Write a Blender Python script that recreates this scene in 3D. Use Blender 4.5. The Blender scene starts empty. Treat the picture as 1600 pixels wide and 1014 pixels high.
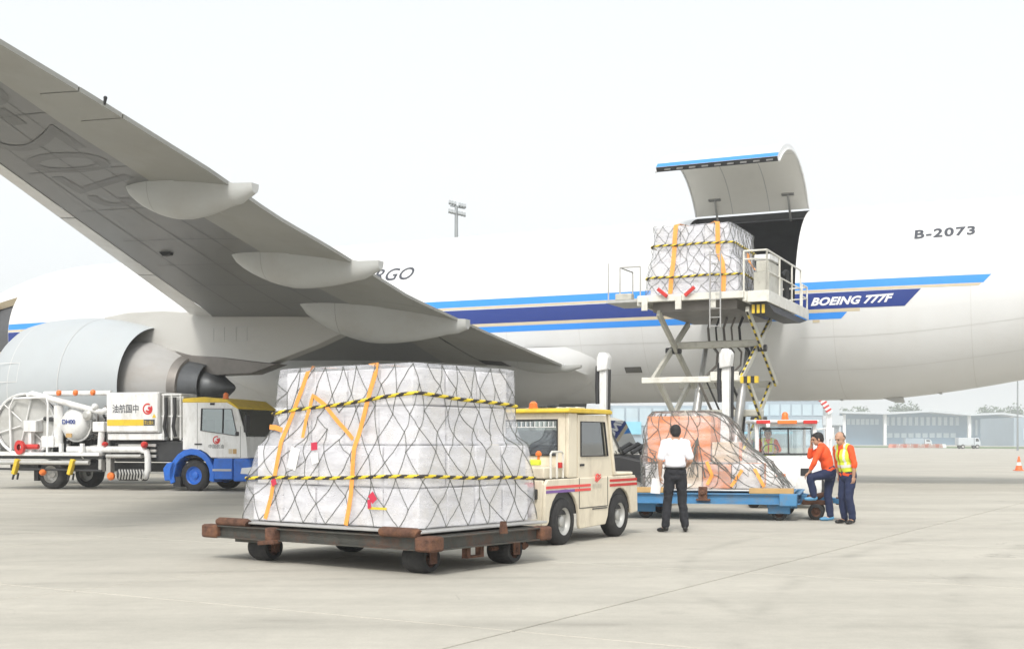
import bpy, bmesh, math, random
from mathutils import Vector, Matrix, noise
random.seed(7)
V = Vector
rad = math.radians
sc = bpy.context.scene
COL = sc.collection

# ------------------------------------------------------------------ camera, sky, sun, exposure
FPX, CAMH, VHOR = 1950.0, 1.45, 690.0            # focal length in photo pixels, eye height, horizon row
cam_d = bpy.data.cameras.new('camera'); cam = bpy.data.objects.new('camera', cam_d); COL.objects.link(cam)
cam_d.sensor_width = 36.0; cam_d.lens = FPX / 1600 * 36.0
cam_d.shift_y = (VHOR - 507.0) / 1600.0
cam_d.clip_start = 0.1; cam_d.clip_end = 6000
cam.location = (0, 0, CAMH); cam.rotation_euler = (rad(90), 0, 0)
sc.camera = cam

SUN_EL, SUN_AZ = rad(44), rad(190)               # azimuth from +Y, clockwise
w = bpy.data.worlds.new('World'); sc.world = w; w.use_nodes = True
nt = w.node_tree; nt.nodes.clear()
sky = nt.nodes.new('ShaderNodeTexSky'); sky.sky_type = 'NISHITA'; sky.sun_disc = False
sky.sun_elevation = SUN_EL; sky.sun_rotation = SUN_AZ; sky.air_density = 1.0; sky.dust_density = 6.0
hs = nt.nodes.new('ShaderNodeHueSaturation'); hs.inputs['Saturation'].default_value = 0.25
b1 = nt.nodes.new('ShaderNodeBackground'); b1.inputs['Strength'].default_value = 0.06
b2 = nt.nodes.new('ShaderNodeBackground'); b2.inputs['Color'].default_value = (0.955, 0.99, 1.0, 1); b2.inputs['Strength'].default_value = 0.575
ad = nt.nodes.new('ShaderNodeAddShader'); ow = nt.nodes.new('ShaderNodeOutputWorld')
nt.links.new(sky.outputs[0], hs.inputs['Color']); nt.links.new(hs.outputs[0], b1.inputs['Color'])
nt.links.new(b1.outputs[0], ad.inputs[0]); nt.links.new(b2.outputs[0], ad.inputs[1]); nt.links.new(ad.outputs[0], ow.inputs['Surface'])
sun_d = bpy.data.lights.new('sun', 'SUN'); sun_d.energy = 1.5; sun_d.angle = rad(12); sun_d.color = (1.0, 0.955, 0.88)
sun = bpy.data.objects.new('sun', sun_d); COL.objects.link(sun)
sdir = V((math.sin(SUN_AZ) * math.cos(SUN_EL), math.cos(SUN_AZ) * math.cos(SUN_EL), math.sin(SUN_EL)))
sun.rotation_euler = sdir.to_track_quat('Z', 'Y').to_euler(); sun.location = sdir * 60
sc.view_settings.view_transform = 'Standard'; sc.view_settings.look = 'None'
sc.view_settings.exposure = 0.42; sc.view_settings.gamma = 1.0; sc.view_settings.use_curve_mapping = False
sc.cycles.max_bounces = 8; sc.cycles.volume_bounces = 2; sc.cycles.transparent_max_bounces = 16
sc.cycles.use_denoising = True

# ------------------------------------------------------------------ mesh helpers
def basis(d):
    d = V(d).normalized()
    a = V((0, 0, 1)) if abs(d.z) < 0.92 else V((1, 0, 0))
    x = d.cross(a).normalized(); y = d.cross(x).normalized()
    return x, y, d

class MB:
    def __init__(s): s.v = []; s.f = []; s.m = []
    def add(s, vs, fs, mat=0):
        o = len(s.v); s.v += [tuple(p) for p in vs]
        s.f += [tuple(i + o for i in f) for f in fs]; s.m += [mat] * len(fs); return s
    def box(s, c, d, rot=None, mat=0):
        c = V(c); h = V(d) / 2; vs = []
        for z in (-1, 1):
            for x, y in ((-1, -1), (1, -1), (1, 1), (-1, 1)):
                p = V((x * h.x, y * h.y, z * h.z))
                vs.append(c + (rot @ p if rot else p))
        return s.add(vs, [(3, 2, 1, 0), (4, 5, 6, 7), (0, 1, 5, 4), (1, 2, 6, 5), (2, 3, 7, 6), (3, 0, 4, 7)], mat)
    def bb(s, x0, x1, y0, y1, z0, z1, mat=0):
        return s.box(((x0 + x1) / 2, (y0 + y1) / 2, (z0 + z1) / 2), (abs(x1 - x0), abs(y1 - y0), abs(z1 - z0)), None, mat)
    def bar(s, p0, p1, wd, h, mat=0, up=(0, 0, 1)):
        p0, p1 = V(p0), V(p1); d = (p1 - p0); L = d.length; d.normalize()
        u = V(up); u = (u - d * u.dot(d))
        if u.length < 1e-4: u = V((1, 0, 0)) - d * d.x
        u.normalize(); r = d.cross(u)
        R = Matrix((d, r, u)).transposed()
        return s.box((p0 + p1) / 2, (L, wd, h), R, mat)
    def cyl(s, p0, p1, r0, r1=None, n=14, mat=0, caps=True):
        r1 = r0 if r1 is None else r1
        p0, p1 = V(p0), V(p1); x, y, d = basis(p1 - p0)
        A = [(math.cos(2 * math.pi * k / n), math.sin(2 * math.pi * k / n)) for k in range(n)]
        vs = [p0 + (x * a + y * b) * r0 for a, b in A] + [p1 + (x * a + y * b) * r1 for a, b in A]
        fs = [(k, n + k, n + (k + 1) % n, (k + 1) % n) for k in range(n)]
        if caps: fs += [tuple(range(n)), tuple(range(2 * n - 1, n - 1, -1))]
        return s.add(vs, fs, mat)
    def tube(s, pts, r, n=6, mat=0, closed=False):
        pts = [V(p) for p in pts]; N = len(pts); vs = []; px = None
        for i, p in enumerate(pts):
            d = (pts[(i + 1) % N] - pts[i - 1]) if closed else (pts[min(i + 1, N - 1)] - pts[max(i - 1, 0)])
            if d.length < 1e-9: d = V((0, 0, 1))
            d.normalize()
            if px is None: px, _, _ = basis(d)
            x = px - d * px.dot(d)
            if x.length < 1e-5: x, _, _ = basis(d)
            x.normalize(); y = d.cross(x); px = x
            rr = r[i] if isinstance(r, (list, tuple)) else r
            vs += [p + (x * math.cos(2 * math.pi * k / n) + y * math.sin(2 * math.pi * k / n)) * rr for k in range(n)]
        fs = []
        for i in range(N if closed else N - 1):
            j = (i + 1) % N
            fs += [(i * n + k, i * n + (k + 1) % n, j * n + (k + 1) % n, j * n + k) for k in range(n)]
        if not closed: fs += [tuple(range(n - 1, -1, -1)), tuple(range((N - 1) * n, N * n))]
        return s.add(vs, fs, mat)
    def lathe(s, prof, o, axis, n=24, mat=0, mats=None):     # prof: (radius, distance along the axis)
        o = V(o); x, y, d = basis(axis); N = len(prof); vs = []
        for r, h in prof:
            vs += [o + d * h + (x * math.cos(2 * math.pi * k / n) + y * math.sin(2 * math.pi * k / n)) * max(r, 1e-4) for k in range(n)]
        for i in range(N - 1):
            s_f = [(i * n + k, i * n + (k + 1) % n, (i + 1) * n + (k + 1) % n, (i + 1) * n + k) for k in range(n)]
            if i == 0: base = len(s.v); s.v += [tuple(p) for p in vs]
            s.f += [tuple(q + base for q in f) for f in s_f]; s.m += [mats[i] if mats else mat] * n
        return s
    def prism(s, poly, a, b, f, mat=0):                       # poly of (p,q) swept from a to b; f(p,q,t) -> point
        n = len(poly)
        vs = [f(p, q, a) for p, q in poly] + [f(p, q, b) for p, q in poly]
        fs = [(k, (k + 1) % n, n + (k + 1) % n, n + k) for k in range(n)] + [tuple(range(n - 1, -1, -1)), tuple(range(n, 2 * n))]
        return s.add(vs, fs, mat)
    def ball(s, c, r, n=10, m=7, mat=0, sc_=(1, 1, 1), rot=None):
        c = V(c); vs = [];
        for i in range(1, m):
            t = math.pi * i / m
            for k in range(n):
                a = 2 * math.pi * k / n
                p = V((math.sin(t) * math.cos(a) * sc_[0], math.sin(t) * math.sin(a) * sc_[1], math.cos(t) * sc_[2])) * r
                vs.append(c + (rot @ p if rot else p))
        tp = V((0, 0, r * sc_[2])); vs += [c + (rot @ tp if rot else tp), c - (rot @ tp if rot else tp)]
        T = len(vs) - 2; fs = []
        for i in range(m - 2):
            fs += [(i * n + k, (i + 1) * n + k, (i + 1) * n + (k + 1) % n, i * n + (k + 1) % n) for k in range(n)]
        fs += [(T, k, (k + 1) % n) for k in range(n)] + [(T + 1, (m - 2) * n + (k + 1) % n, (m - 2) * n + k) for k in range(n)]
        return s.add(vs, fs, mat)
    def grid(s, rows, mat=0, closed=False, flip=False, skip=None):
        R_, C_ = len(rows), len(rows[0]); vs = [p for r in rows for p in r]; fs = []
        for i in range(R_ - 1):
            for k in range(C_ if closed else C_ - 1):
                if skip and skip(i, k): continue
                q = (i * C_ + k, i * C_ + (k + 1) % C_, (i + 1) * C_ + (k + 1) % C_, (i + 1) * C_ + k)
                fs.append(q[::-1] if flip else q)
        return s.add(vs, fs, mat)
    def mesh(s, name, mats, angle=38, fixn=True):
        me = bpy.data.meshes.new(name); me.from_pydata(s.v, [], s.f)
        mats = mats if isinstance(mats, (list, tuple)) else [mats]
        for m in mats: me.materials.append(M[m] if isinstance(m, str) else m)
        if len(mats) > 1: me.polygons.foreach_set('material_index', s.m)
        if fixn:
            bm = bmesh.new(); bm.from_mesh(me); bmesh.ops.recalc_face_normals(bm, faces=bm.faces); bm.to_mesh(me); bm.free()
        me.polygons.foreach_set('use_smooth', [True] * len(me.polygons))
        me.set_sharp_from_angle(angle=rad(angle)); me.update()
        return me
    def build(s, name, mats, parent=None, bevel=0, angle=38, label=None, fixn=True):
        o = bpy.data.objects.new(name, s.mesh(name, mats, angle, fixn)); COL.objects.link(o)
        if parent: o.parent = parent
        if bevel:
            b = o.modifiers.new('bevel', 'BEVEL'); b.width = bevel; b.segments = 2; b.limit_method = 'ANGLE'; b.angle_limit = rad(40); b.use_clamp_overlap = True
        if label: o['label'] = label
        return o

def thing(name, label, cat, loc=(0, 0, 0), rz=0.0, group=None):
    o = bpy.data.objects.new(name, None); COL.objects.link(o); o.empty_display_size = 0.3
    o.location = loc; o.rotation_euler = (0, 0, rz); return tag(o, label, cat, group)
def tag(o, label, cat, group=None):
    o['label'] = label; o['category'] = cat
    if group: o['group'] = group
    return o
def struct(o, kind='structure'): o['kind'] = kind; return o
def copy_tree(o, parent=None):
    c = o.copy(); COL.objects.link(c); c.parent = parent
    for ch in list(o.children): copy_tree(ch, c)
    return c
def at(u, v, Y): return V(((u - 800) / FPX * Y, Y, CAMH + (VHOR - v) / FPX * Y))
def gnd(u, v):
    Y = FPX * CAMH / (v - VHOR); return V(((u - 800) / FPX * Y, Y, 0))

WORK = bpy.data.scenes.new('work')                                # scratch scene: shapes are evaluated there, not in the picture
def baked(t):
    WORK.collection.objects.link(t); vl = WORK.view_layers[0]; vl.update(); dg = vl.depsgraph
    return bpy.data.meshes.new_from_object(t.evaluated_get(dg))
def text_mesh(name, body, size, mat, fmap, shear=0.0, offset=0.0, parent=None, align='LEFT', cuts=0, spacing=1.0, label=None, wx=1.0):
    cu = bpy.data.curves.new(name, 'FONT'); cu.body = body; cu.size = size; cu.shear = shear; cu.offset = offset
    cu.align_x = align; cu.space_character = spacing; cu.resolution_u = 4
    t = bpy.data.objects.new(name, cu); me = baked(t); bpy.data.objects.remove(t); bpy.data.curves.remove(cu)
    bm = bmesh.new(); bm.from_mesh(me)
    if cuts:
        ys = [v.co.y for v in bm.verts]; lo, hi = min(ys), max(ys)
        for k in range(1, cuts):
            bmesh.ops.bisect_plane(bm, geom=bm.verts[:] + bm.edges[:] + bm.faces[:], plane_co=(0, lo + (hi - lo) * k / cuts, 0), plane_no=(0, 1, 0))
    for v in bm.verts: v.co = fmap(v.co.x * wx, v.co.y)
    bm.to_mesh(me); bm.free(); me.materials.clear(); me.materials.append(M[mat])
    o = bpy.data.objects.new(name, me); COL.objects.link(o)
    if parent: o.parent = parent
    if label: o['label'] = label
    return o

# ------------------------------------------------------------------ materials
M = {}
def mat(name, col, rough=0.5, metal=0.0, var=0.08, scale=3.0, bump=0.0, bscale=40.0, dirt=None, dscale=2.0, damt=0.5, coat=0.0, stretch=(1, 1, 1), emit=0.0, objrand=0.0, spec=0.5):
    m = bpy.data.materials.new(name); m.use_nodes = True; n = m.node_tree; L = n.links
    bs = n.nodes['Principled BSDF']; bs.inputs['Roughness'].default_value = rough; bs.inputs['Metallic'].default_value = metal
    bs.inputs['Coat Weight'].default_value = coat; bs.inputs['Specular IOR Level'].default_value = spec
    tc = n.nodes.new('ShaderNodeTexCoord'); mp = n.nodes.new('ShaderNodeMapping'); mp.inputs['Scale'].default_value = stretch
    L.new(tc.outputs['Object'], mp.inputs['Vector'])
    nz = n.nodes.new('ShaderNodeTexNoise'); nz.inputs['Scale'].default_value = scale; nz.inputs['Detail'].default_value = 6; nz.inputs['Roughness'].default_value = 0.6
    L.new(mp.outputs[0], nz.inputs['Vector'])
    mr = n.nodes.new('ShaderNodeMapRange'); mr.inputs['From Min'].default_value = 0.25; mr.inputs['From Max'].default_value = 0.75
    mr.inputs['To Min'].default_value = 1 - var; mr.inputs['To Max'].default_value = 1 + var
    L.new(nz.outputs['Fac'], mr.inputs['Value'])
    mx = n.nodes.new('ShaderNodeVectorMath'); mx.operation = 'SCALE'; mx.inputs[0].default_value = col[:3]
    L.new(mr.outputs[0], mx.inputs['Scale']); out = mx.outputs[0]
    if objrand:
        oi = n.nodes.new('ShaderNodeObjectInfo'); r2 = n.nodes.new('ShaderNodeMapRange'); r2.inputs['To Min'].default_value = 1 - objrand; r2.inputs['To Max'].default_value = 1 + objrand
        L.new(oi.outputs['Random'], r2.inputs['Value']); m2 = n.nodes.new('ShaderNodeVectorMath'); m2.operation = 'SCALE'
        L.new(out, m2.inputs[0]); L.new(r2.outputs[0], m2.inputs['Scale']); out = m2.outputs[0]
    if dirt:
        n2 = n.nodes.new('ShaderNodeTexNoise'); n2.inputs['Scale'].default_value = dscale; n2.inputs['Detail'].default_value = 8; n2.inputs['Roughness'].default_value = 0.7
        L.new(mp.outputs[0], n2.inputs['Vector'])
        d2 = n.nodes.new('ShaderNodeMapRange'); d2.inputs['From Min'].default_value = 0.48; d2.inputs['From Max'].default_value = 0.68; d2.inputs['To Max'].default_value = damt
        L.new(n2.outputs['Fac'], d2.inputs['Value'])
        mi = n.nodes.new('ShaderNodeMix'); mi.data_type = 'RGBA'; L.new(d2.outputs[0], mi.inputs['Factor']); L.new(out, mi.inputs['A']); mi.inputs['B'].default_value = (*dirt, 1)
        out = mi.outputs['Result']
    L.new(out, bs.inputs['Base Color'])
    if bump:
        n3 = n.nodes.new('ShaderNodeTexNoise'); n3.inputs['Scale'].default_value = bscale; n3.inputs['Detail'].default_value = 5
        L.new(mp.outputs[0], n3.inputs['Vector'])
        bp = n.nodes.new('ShaderNodeBump'); bp.inputs['Strength'].default_value = bump; bp.inputs['Distance'].default_value = 0.02
        L.new(n3.outputs['Fac'], bp.inputs['Height']); L.new(bp.outputs[0], bs.inputs['Normal'])
    if emit:
        bs.inputs['Emission Color'].default_value = (*col[:3], 1); bs.inputs['Emission Strength'].default_value = emit
    M[name] = m; return m

def glass(name, tint, fac=0.12, rough=0.02):
    m = bpy.data.materials.new(name); m.use_nodes = True; n = m.node_tree; n.nodes.clear(); L = n.links
    o = n.nodes.new('ShaderNodeOutputMaterial'); t = n.nodes.new('ShaderNodeBsdfTransparent'); t.inputs[0].default_value = (*tint, 1)
    g = n.nodes.new('ShaderNodeBsdfGlossy'); g.inputs['Roughness'].default_value = rough; g.inputs['Color'].default_value = (.95, .98, 1, 1)
    fr = n.nodes.new('ShaderNodeFresnel'); fr.inputs[0].default_value = 1.5
    a = n.nodes.new('ShaderNodeMath'); a.operation = 'ADD'; a.inputs[1].default_value = fac; a.use_clamp = True
    mx = n.nodes.new('ShaderNodeMixShader'); L.new(fr.outputs[0], a.inputs[0]); L.new(a.outputs[0], mx.inputs[0])
    L.new(t.outputs[0], mx.inputs[1]); L.new(g.outputs[0], mx.inputs[2]); L.new(mx.outputs[0], o.inputs['Surface']); M[name] = m

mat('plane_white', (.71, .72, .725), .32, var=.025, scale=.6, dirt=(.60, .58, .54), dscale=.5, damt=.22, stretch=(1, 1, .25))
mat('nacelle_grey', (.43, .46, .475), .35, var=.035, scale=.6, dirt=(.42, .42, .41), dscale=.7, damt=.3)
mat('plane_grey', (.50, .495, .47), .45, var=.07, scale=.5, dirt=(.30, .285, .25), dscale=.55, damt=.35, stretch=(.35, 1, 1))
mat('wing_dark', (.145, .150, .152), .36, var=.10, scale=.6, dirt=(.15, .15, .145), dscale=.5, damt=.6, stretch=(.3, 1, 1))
mat('wing_band', (.31, .312, .29), .45, var=.10, scale=.7, dirt=(.22, .20, .16), dscale=.8, damt=.5, stretch=(.5, .4, 1))
mat('slat_metal', (.72, .72, .71), .35, .2, var=.06, scale=.8, dirt=(.4, .38, .35), dscale=.7, damt=.3)
mat('fairing_grey', (.46, .47, .46), .4, var=.05, scale=.7, dirt=(.38, .36, .33), dscale=.8, damt=.4)
mat('core_metal', (.37, .365, .355), .6, .0, var=.10, scale=2, dirt=(.3, .26, .22), dscale=1.5, damt=.4, stretch=(.4, 1, 1))
mat('nozzle_dark', (.10, .105, .11), .4, .6, var=.2, scale=2)
mat('heat_steel', (.20, .185, .17), .45, .5, var=.2, scale=2)
mat('duct_black', (.03, .03, .033), .6, var=.2)
mat('stripe_light', (.035, .27, .80), .35, var=.03)
mat('stripe_dark', (.012, .038, .22), .35, var=.04)
mat('stripe_gold', (.58, .50, .36), .4, var=.05)
mat('letter_grey', (.05, .055, .07), .45, var=.05)
mat('letter_white', (.82, .82, .82), .4, var=.02)
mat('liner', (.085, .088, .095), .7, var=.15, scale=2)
mat('door_inner', (.74, .73, .68), .6, var=.06, scale=1.5, dirt=(.6, .59, .55), dscale=1.5, damt=.3)
mat('dark_metal', (.045, .046, .048), .5, .3, var=.2)
mat('wing_seam', (.115, .119, .12), .5, var=.2)
mat('steel', (.42, .42, .41), .4, .6, var=.12, scale=5, dirt=(.22, .2, .17), damt=.4)
mat('galv', (.50, .50, .48), .45, .35, var=.1, scale=6, dirt=(.3, .28, .24), damt=.35)
mat('rubber', (.020, .020, .021), .8, var=.25, scale=8, bump=.3, bscale=60, dirt=(.06, .057, .05), dscale=4, damt=.45)
mat('black', (.018, .018, .02), .55, var=.2)
mat('white_paint', (.74, .745, .74), .4, var=.06, scale=3, dirt=(.40, .38, .34), dscale=4, damt=.5, stretch=(1, 1, .4))
mat('offwhite', (.70, .69, .63), .45, var=.06, scale=3, dirt=(.36, .33, .27), dscale=2.5, damt=.5)
mat('loader_grey', (.52, .51, .45), .5, var=.1, scale=3, dirt=(.2, .18, .15), dscale=3, damt=.5)
mat('cream', (.74, .67, .53), .42, var=.06, scale=3, dirt=(.42, .36, .27), dscale=4, damt=.5, stretch=(1, 1, .35))
mat('yellow', (.72, .50, .03), .42, var=.08, scale=4, dirt=(.35, .25, .05), dscale=5, damt=.4)
mat('truck_blue', (.015, .13, .55), .32, var=.06, scale=3, dirt=(.03, .07, .2), dscale=4, damt=.4)
mat('red', (.55, .03, .025), .45, var=.08)
mat('orange_lamp', (.78, .19, .035), .3, var=.08)
mat('lamp_clear', (.75, .77, .78), .15, var=.05)
mat('rust', (.105, .05, .032), .9, var=.55, scale=11, bump=.7, bscale=45, dirt=(.21, .095, .045), dscale=7, damt=.7)
mat('frame_steel', (.075, .075, .066), .6, .3, var=.25, scale=6, bump=.25, bscale=50, dirt=(.14, .06, .035), dscale=4.5, damt=.75)
mat('dolly_blue', (.06, .22, .42), .5, var=.12, scale=4, dirt=(.16, .15, .13), dscale=4, damt=.6, bump=.15)
mat('tan_board', (.48, .31, .13), .7, var=.12, scale=6, stretch=(1, 6, 1))
mat('pallet_alu', (.55, .55, .54), .4, .6, var=.1, scale=5)
mat('carton', (.73, .73, .77), .45, var=.05, scale=3, dirt=(.62, .56, .42), dscale=1.1, damt=.5, bump=.25, bscale=14, objrand=.06)
mat('carton_orange', (.78, .27, .10), .55, var=.08, scale=3, bump=.2, bscale=12, objrand=.08, dirt=(.75, .5, .36), dscale=2, damt=.35)
mat('carton_tan', (.68, .55, .42), .6, var=.08, scale=3, bump=.2, bscale=12, objrand=.08)
mat('net', (.13, .135, .125), .75, var=.25, scale=20)
mat('strap', (.92, .36, .07), .6, var=.10, scale=9, bump=.3, bscale=80)
mat('hazard_yellow', (.72, .55, .03), .55, var=.06)
mat('hazard_black', (.03, .025, .022), .6, var=.1)
mat('tag_red', (.55, .03, .07), .5, var=.1)
mat('tag_white', (.8, .8, .79), .5, var=.03)
mat('skin', (.47, .27, .18), .55, var=.07, scale=14)
mat('hair', (.012, .011, .012), .55, var=.3, scale=60, bump=.5, bscale=120)
mat('hair_grey', (.10, .085, .075), .6, var=.3, scale=60, bump=.5, bscale=120)
mat('shirt_white', (.80, .80, .84), .75, var=.03, scale=8, bump=.35, bscale=9)
mat('trouser_black', (.014, .015, .020), .8, var=.2, scale=10, bump=.35, bscale=10)
mat('trouser_navy', (.012, .021, .065), .8, var=.2, scale=10, bump=.35, bscale=10)
mat('shirt_orange', (.80, .095, .02), .75, var=.08, scale=8, bump=.35, bscale=10)
mat('vest_yellow', (.70, .80, .06), .7, var=.08, scale=10, bump=.2, bscale=14)
mat('reflective', (.74, .74, .70), .35, var=.05)
mat('leather', (.012, .012, .012), .35, var=.2)
mat('shoe_blue', (.10, .30, .50), .6, var=.15)
mat('eye', (.02, .018, .016), .2)
mat('paper', (.85, .85, .86), .7, var=.02)
mat('seat', (.035, .035, .04), .7, var=.15)
mat('cone_orange', (.85, .16, .04), .5, var=.06)
mat('barrier_red', (.62, .27, .20), .6, var=.08)
mat('bld_wall', (.30, .37, .43), .6, var=.08, scale=.1)
mat('bld_dark', (.13, .24, .35), .4, var=.15, scale=.08)
mat('bld_white', (.75, .77, .78), .5, var=.04, scale=.1)
mat('bld_pale', (.48, .52, .55), .6, var=.05, scale=.2)
mat('bld_pane', (.42, .52, .58), .2, var=.12, scale=.2)
mat('bld_cyan', (.20, .52, .66), .4, var=.08, scale=.2)
mat('hedge', (.07, .12, .045), .8, var=.3, scale=1)
mat('bark', (.09, .07, .05), .9, var=.2)
mat('grass', (.11, .17, .06), .9, var=.3, scale=.2)
mat('floodlight', (.26, .28, .29), .5, .3, var=.1)
glass('window', (.50, .62, .58), .26)
glass('window_clear', (.86, .90, .90), .20)
glass('window_open', (.92, .94, .94), .02)
glass('screen_green', (.42, .60, .54), .34)
glass('window_dark', (.12, .15, .15), .10)

# translucent wrinkled wrapping film
def film(name, alpha, tint):
    m = bpy.data.materials.new(name); m.use_nodes = True; n = m.node_tree; L = n.links
    bs = n.nodes['Principled BSDF']; bs.inputs['Base Color'].default_value = (*tint, 1); bs.inputs['Roughness'].default_value = .22
    out = n.nodes['Material Output']
    tr = n.nodes.new('ShaderNodeBsdfTransparent'); mx = n.nodes.new('ShaderNodeMixShader')
    tc = n.nodes.new('ShaderNodeTexCoord'); mp = n.nodes.new('ShaderNodeMapping'); mp.inputs['Scale'].default_value = (1, 1, 3.4)
    L.new(tc.outputs['Object'], mp.inputs[0])
    nz = n.nodes.new('ShaderNodeTexNoise'); nz.inputs['Scale'].default_value = 2.0; nz.inputs['Detail'].default_value = 5; nz.inputs['Roughness'].default_value = .55; nz.inputs['Distortion'].default_value = .35
    L.new(mp.outputs[0], nz.inputs['Vector'])
    mr = n.nodes.new('ShaderNodeMapRange'); mr.inputs['From Min'].default_value = .35; mr.inputs['From Max'].default_value = .68
    mr.inputs['To Min'].default_value = max(0, alpha - .18); mr.inputs['To Max'].default_value = min(1, alpha + .2)
    L.new(nz.outputs['Fac'], mr.inputs['Value'])
    bp = n.nodes.new('ShaderNodeBump'); bp.inputs['Strength'].default_value = .4; bp.inputs['Distance'].default_value = .05
    L.new(nz.outputs['Fac'], bp.inputs['Height']); L.new(bp.outputs[0], bs.inputs['Normal'])
    L.new(mr.outputs[0], mx.inputs[0]); L.new(tr.outputs[0], mx.inputs[1]); L.new(bs.outputs[0], mx.inputs[2]); L.new(mx.outputs[0], out.inputs['Surface'])
    M[name] = m
film('film', .33, (.78, .78, .82)); film('film_thin', .22, (.80, .78, .78))

# concrete apron: mottling, fine grain, tyre arcs and (beyond the built slabs) joints
def apron_mat(name, far):
    m = bpy.data.materials.new(name); m.use_nodes = True; n = m.node_tree; L = n.links
    bs = n.nodes['Principled BSDF']; bs.inputs['Roughness'].default_value = .85; bs.inputs['Specular IOR Level'].default_value = .25
    g = n.nodes.new('ShaderNodeNewGeometry'); pos = g.outputs['Position']
    def noi(scale, detail, rough, st=(1, 1, 1), rot=0):
        mp = n.nodes.new('ShaderNodeMapping'); mp.inputs['Scale'].default_value = st; mp.inputs['Rotation'].default_value = (0, 0, rot)
        L.new(pos, mp.inputs[0]); q = n.nodes.new('ShaderNodeTexNoise'); q.inputs['Scale'].default_value = scale; q.inputs['Detail'].default_value = detail; q.inputs['Roughness'].default_value = rough
        L.new(mp.outputs[0], q.inputs['Vector']); return q.outputs['Fac']
    def rng(s, a, b, c, d):
        r = n.nodes.new('ShaderNodeMapRange'); r.inputs['From Min'].default_value = a; r.inputs['From Max'].default_value = b; r.inputs['To Min'].default_value = c; r.inputs['To Max'].default_value = d
        L.new(s, r.inputs['Value']); return r.outputs[0]
    def mth(op, a, b=None):
        q = n.nodes.new('ShaderNodeMath'); q.operation = op
        for i, s in enumerate((a, b)):
            if s is None: continue
            if isinstance(s, (int, float)): q.inputs[i].default_value = s
            else: L.new(s, q.inputs[i])
        return q.outputs[0]
    f = mth('MULTIPLY', rng(noi(.22, 7, .62), .3, .7, .90, 1.07), rng(noi(1.3, 8, .7), .25, .75, .93, 1.06))
    f = mth('MULTIPLY', f, rng(noi(.9, 6, .6, (.12, 1, 1), rad(-12)), .35, .75, 1.05, .87))
    f = mth('MULTIPLY', f, rng(noi(46, 5, .8), .25, .75, .90, 1.08))
    f = mth('MULTIPLY', f, rng(noi(.5, 5, .6, (.06, 1.4, 1), rad(22)), .52, .74, 1.0, .90))
    f = mth('MULTIPLY', f, rng(noi(6, 7, .75), .3, .7, .94, 1.05))
    patch = noi(.8, 5, .6)
    vo = n.nodes.new('ShaderNodeTexVoronoi'); vo.inputs['Scale'].default_value = .55; L.new(pos, vo.inputs['Vector'])
    f = mth('MULTIPLY', f, rng(mth('ADD', vo.outputs['Distance'], mth('MULTIPLY', noi(9, 4, .7), .12)), .07, .16, .84, 1.0))
    ck = n.nodes.new('ShaderNodeTexVoronoi'); ck.feature = 'DISTANCE_TO_EDGE'; ck.inputs['Scale'].default_value = .16; wv = n.nodes.new('ShaderNodeVectorMath'); wv.operation = 'ADD'; nv = n.nodes.new('ShaderNodeTexNoise'); nv.inputs['Scale'].default_value = .9; nv.inputs['Detail'].default_value = 6; L.new(pos, nv.inputs['Vector']); L.new(pos, wv.inputs[0]); L.new(nv.outputs['Color'], wv.inputs[1]); L.new(wv.outputs[0], ck.inputs['Vector'])
    f = mth('MULTIPLY', f, mth('SUBTRACT', 1.0, mth('MULTIPLY', rng(ck.outputs['Distance'], 0, .0022, .28, 0), rng(patch, .52, .60, 0, 1))))
    for cx, cy, r, wd, amt in ((30, 2, 29.2, .12, .11), (30, 2, 27.6, .12, .10), (-9, 52, 38.5, .13, .10), (-9, 52, 36.9, .13, .08), (2.4, -30, 43.4, .11, .12), (60, 55, 66, .14, .08), (14, 12.3, 12.2, .10, .10), (-22, 30, 17.5, .12, .12), (4, 60, 50.2, .12, .10)):
        d = n.nodes.new('ShaderNodeVectorMath'); d.operation = 'DISTANCE'; d.inputs[1].default_value = (cx, cy, 0); L.new(pos, d.inputs[0])
        k = mth('ABSOLUTE', mth('SUBTRACT', d.outputs['Value'], r))
        band = mth('MULTIPLY', rng(k, 0, wd * 1.6, amt, 0), rng(patch, .42, .62, 0, 1.5))
        f = mth('MULTIPLY', f, mth('SUBTRACT', 1.0, band))
    if far:
        mp = n.nodes.new('ShaderNodeMapping'); mp.inputs['Rotation'].default_value = (0, 0, -GRID_A); L.new(pos, mp.inputs[0])
        sx = n.nodes.new('ShaderNodeSeparateXYZ'); L.new(mp.outputs[0], sx.inputs[0])
        for ax in (0, 1):
            q = mth('PINGPONG', sx.outputs[ax], 2.5)
            f = mth('MULTIPLY', f, rng(q, 0, .03, .86, 1.0))
    oi = n.nodes.new('ShaderNodeObjectInfo')
    f = mth('MULTIPLY', f, rng(oi.outputs['Random'], 0, 1, .975, 1.02)) if not far else f
    sx2 = n.nodes.new('ShaderNodeVectorMath'); sx2.operation = 'SCALE'; sx2.inputs[0].default_value = (.475, .452, .395); L.new(f, sx2.inputs['Scale'])
    L.new(sx2.outputs[0], bs.inputs['Base Color'])
    bp = n.nodes.new('ShaderNodeBump'); bp.inputs['Strength'].default_value = .25; bp.inputs['Distance'].default_value = .006
    L.new(noi(70, 4, .7), bp.inputs['Height']); L.new(bp.outputs[0], bs.inputs['Normal'])
    M[name] = m
GRID_A = math.atan2(.856, .517)
apron_mat('concrete', False); apron_mat('concrete_far', True)
mat('joint', (.12, .115, .10), .9, var=.2, scale=3)

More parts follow.
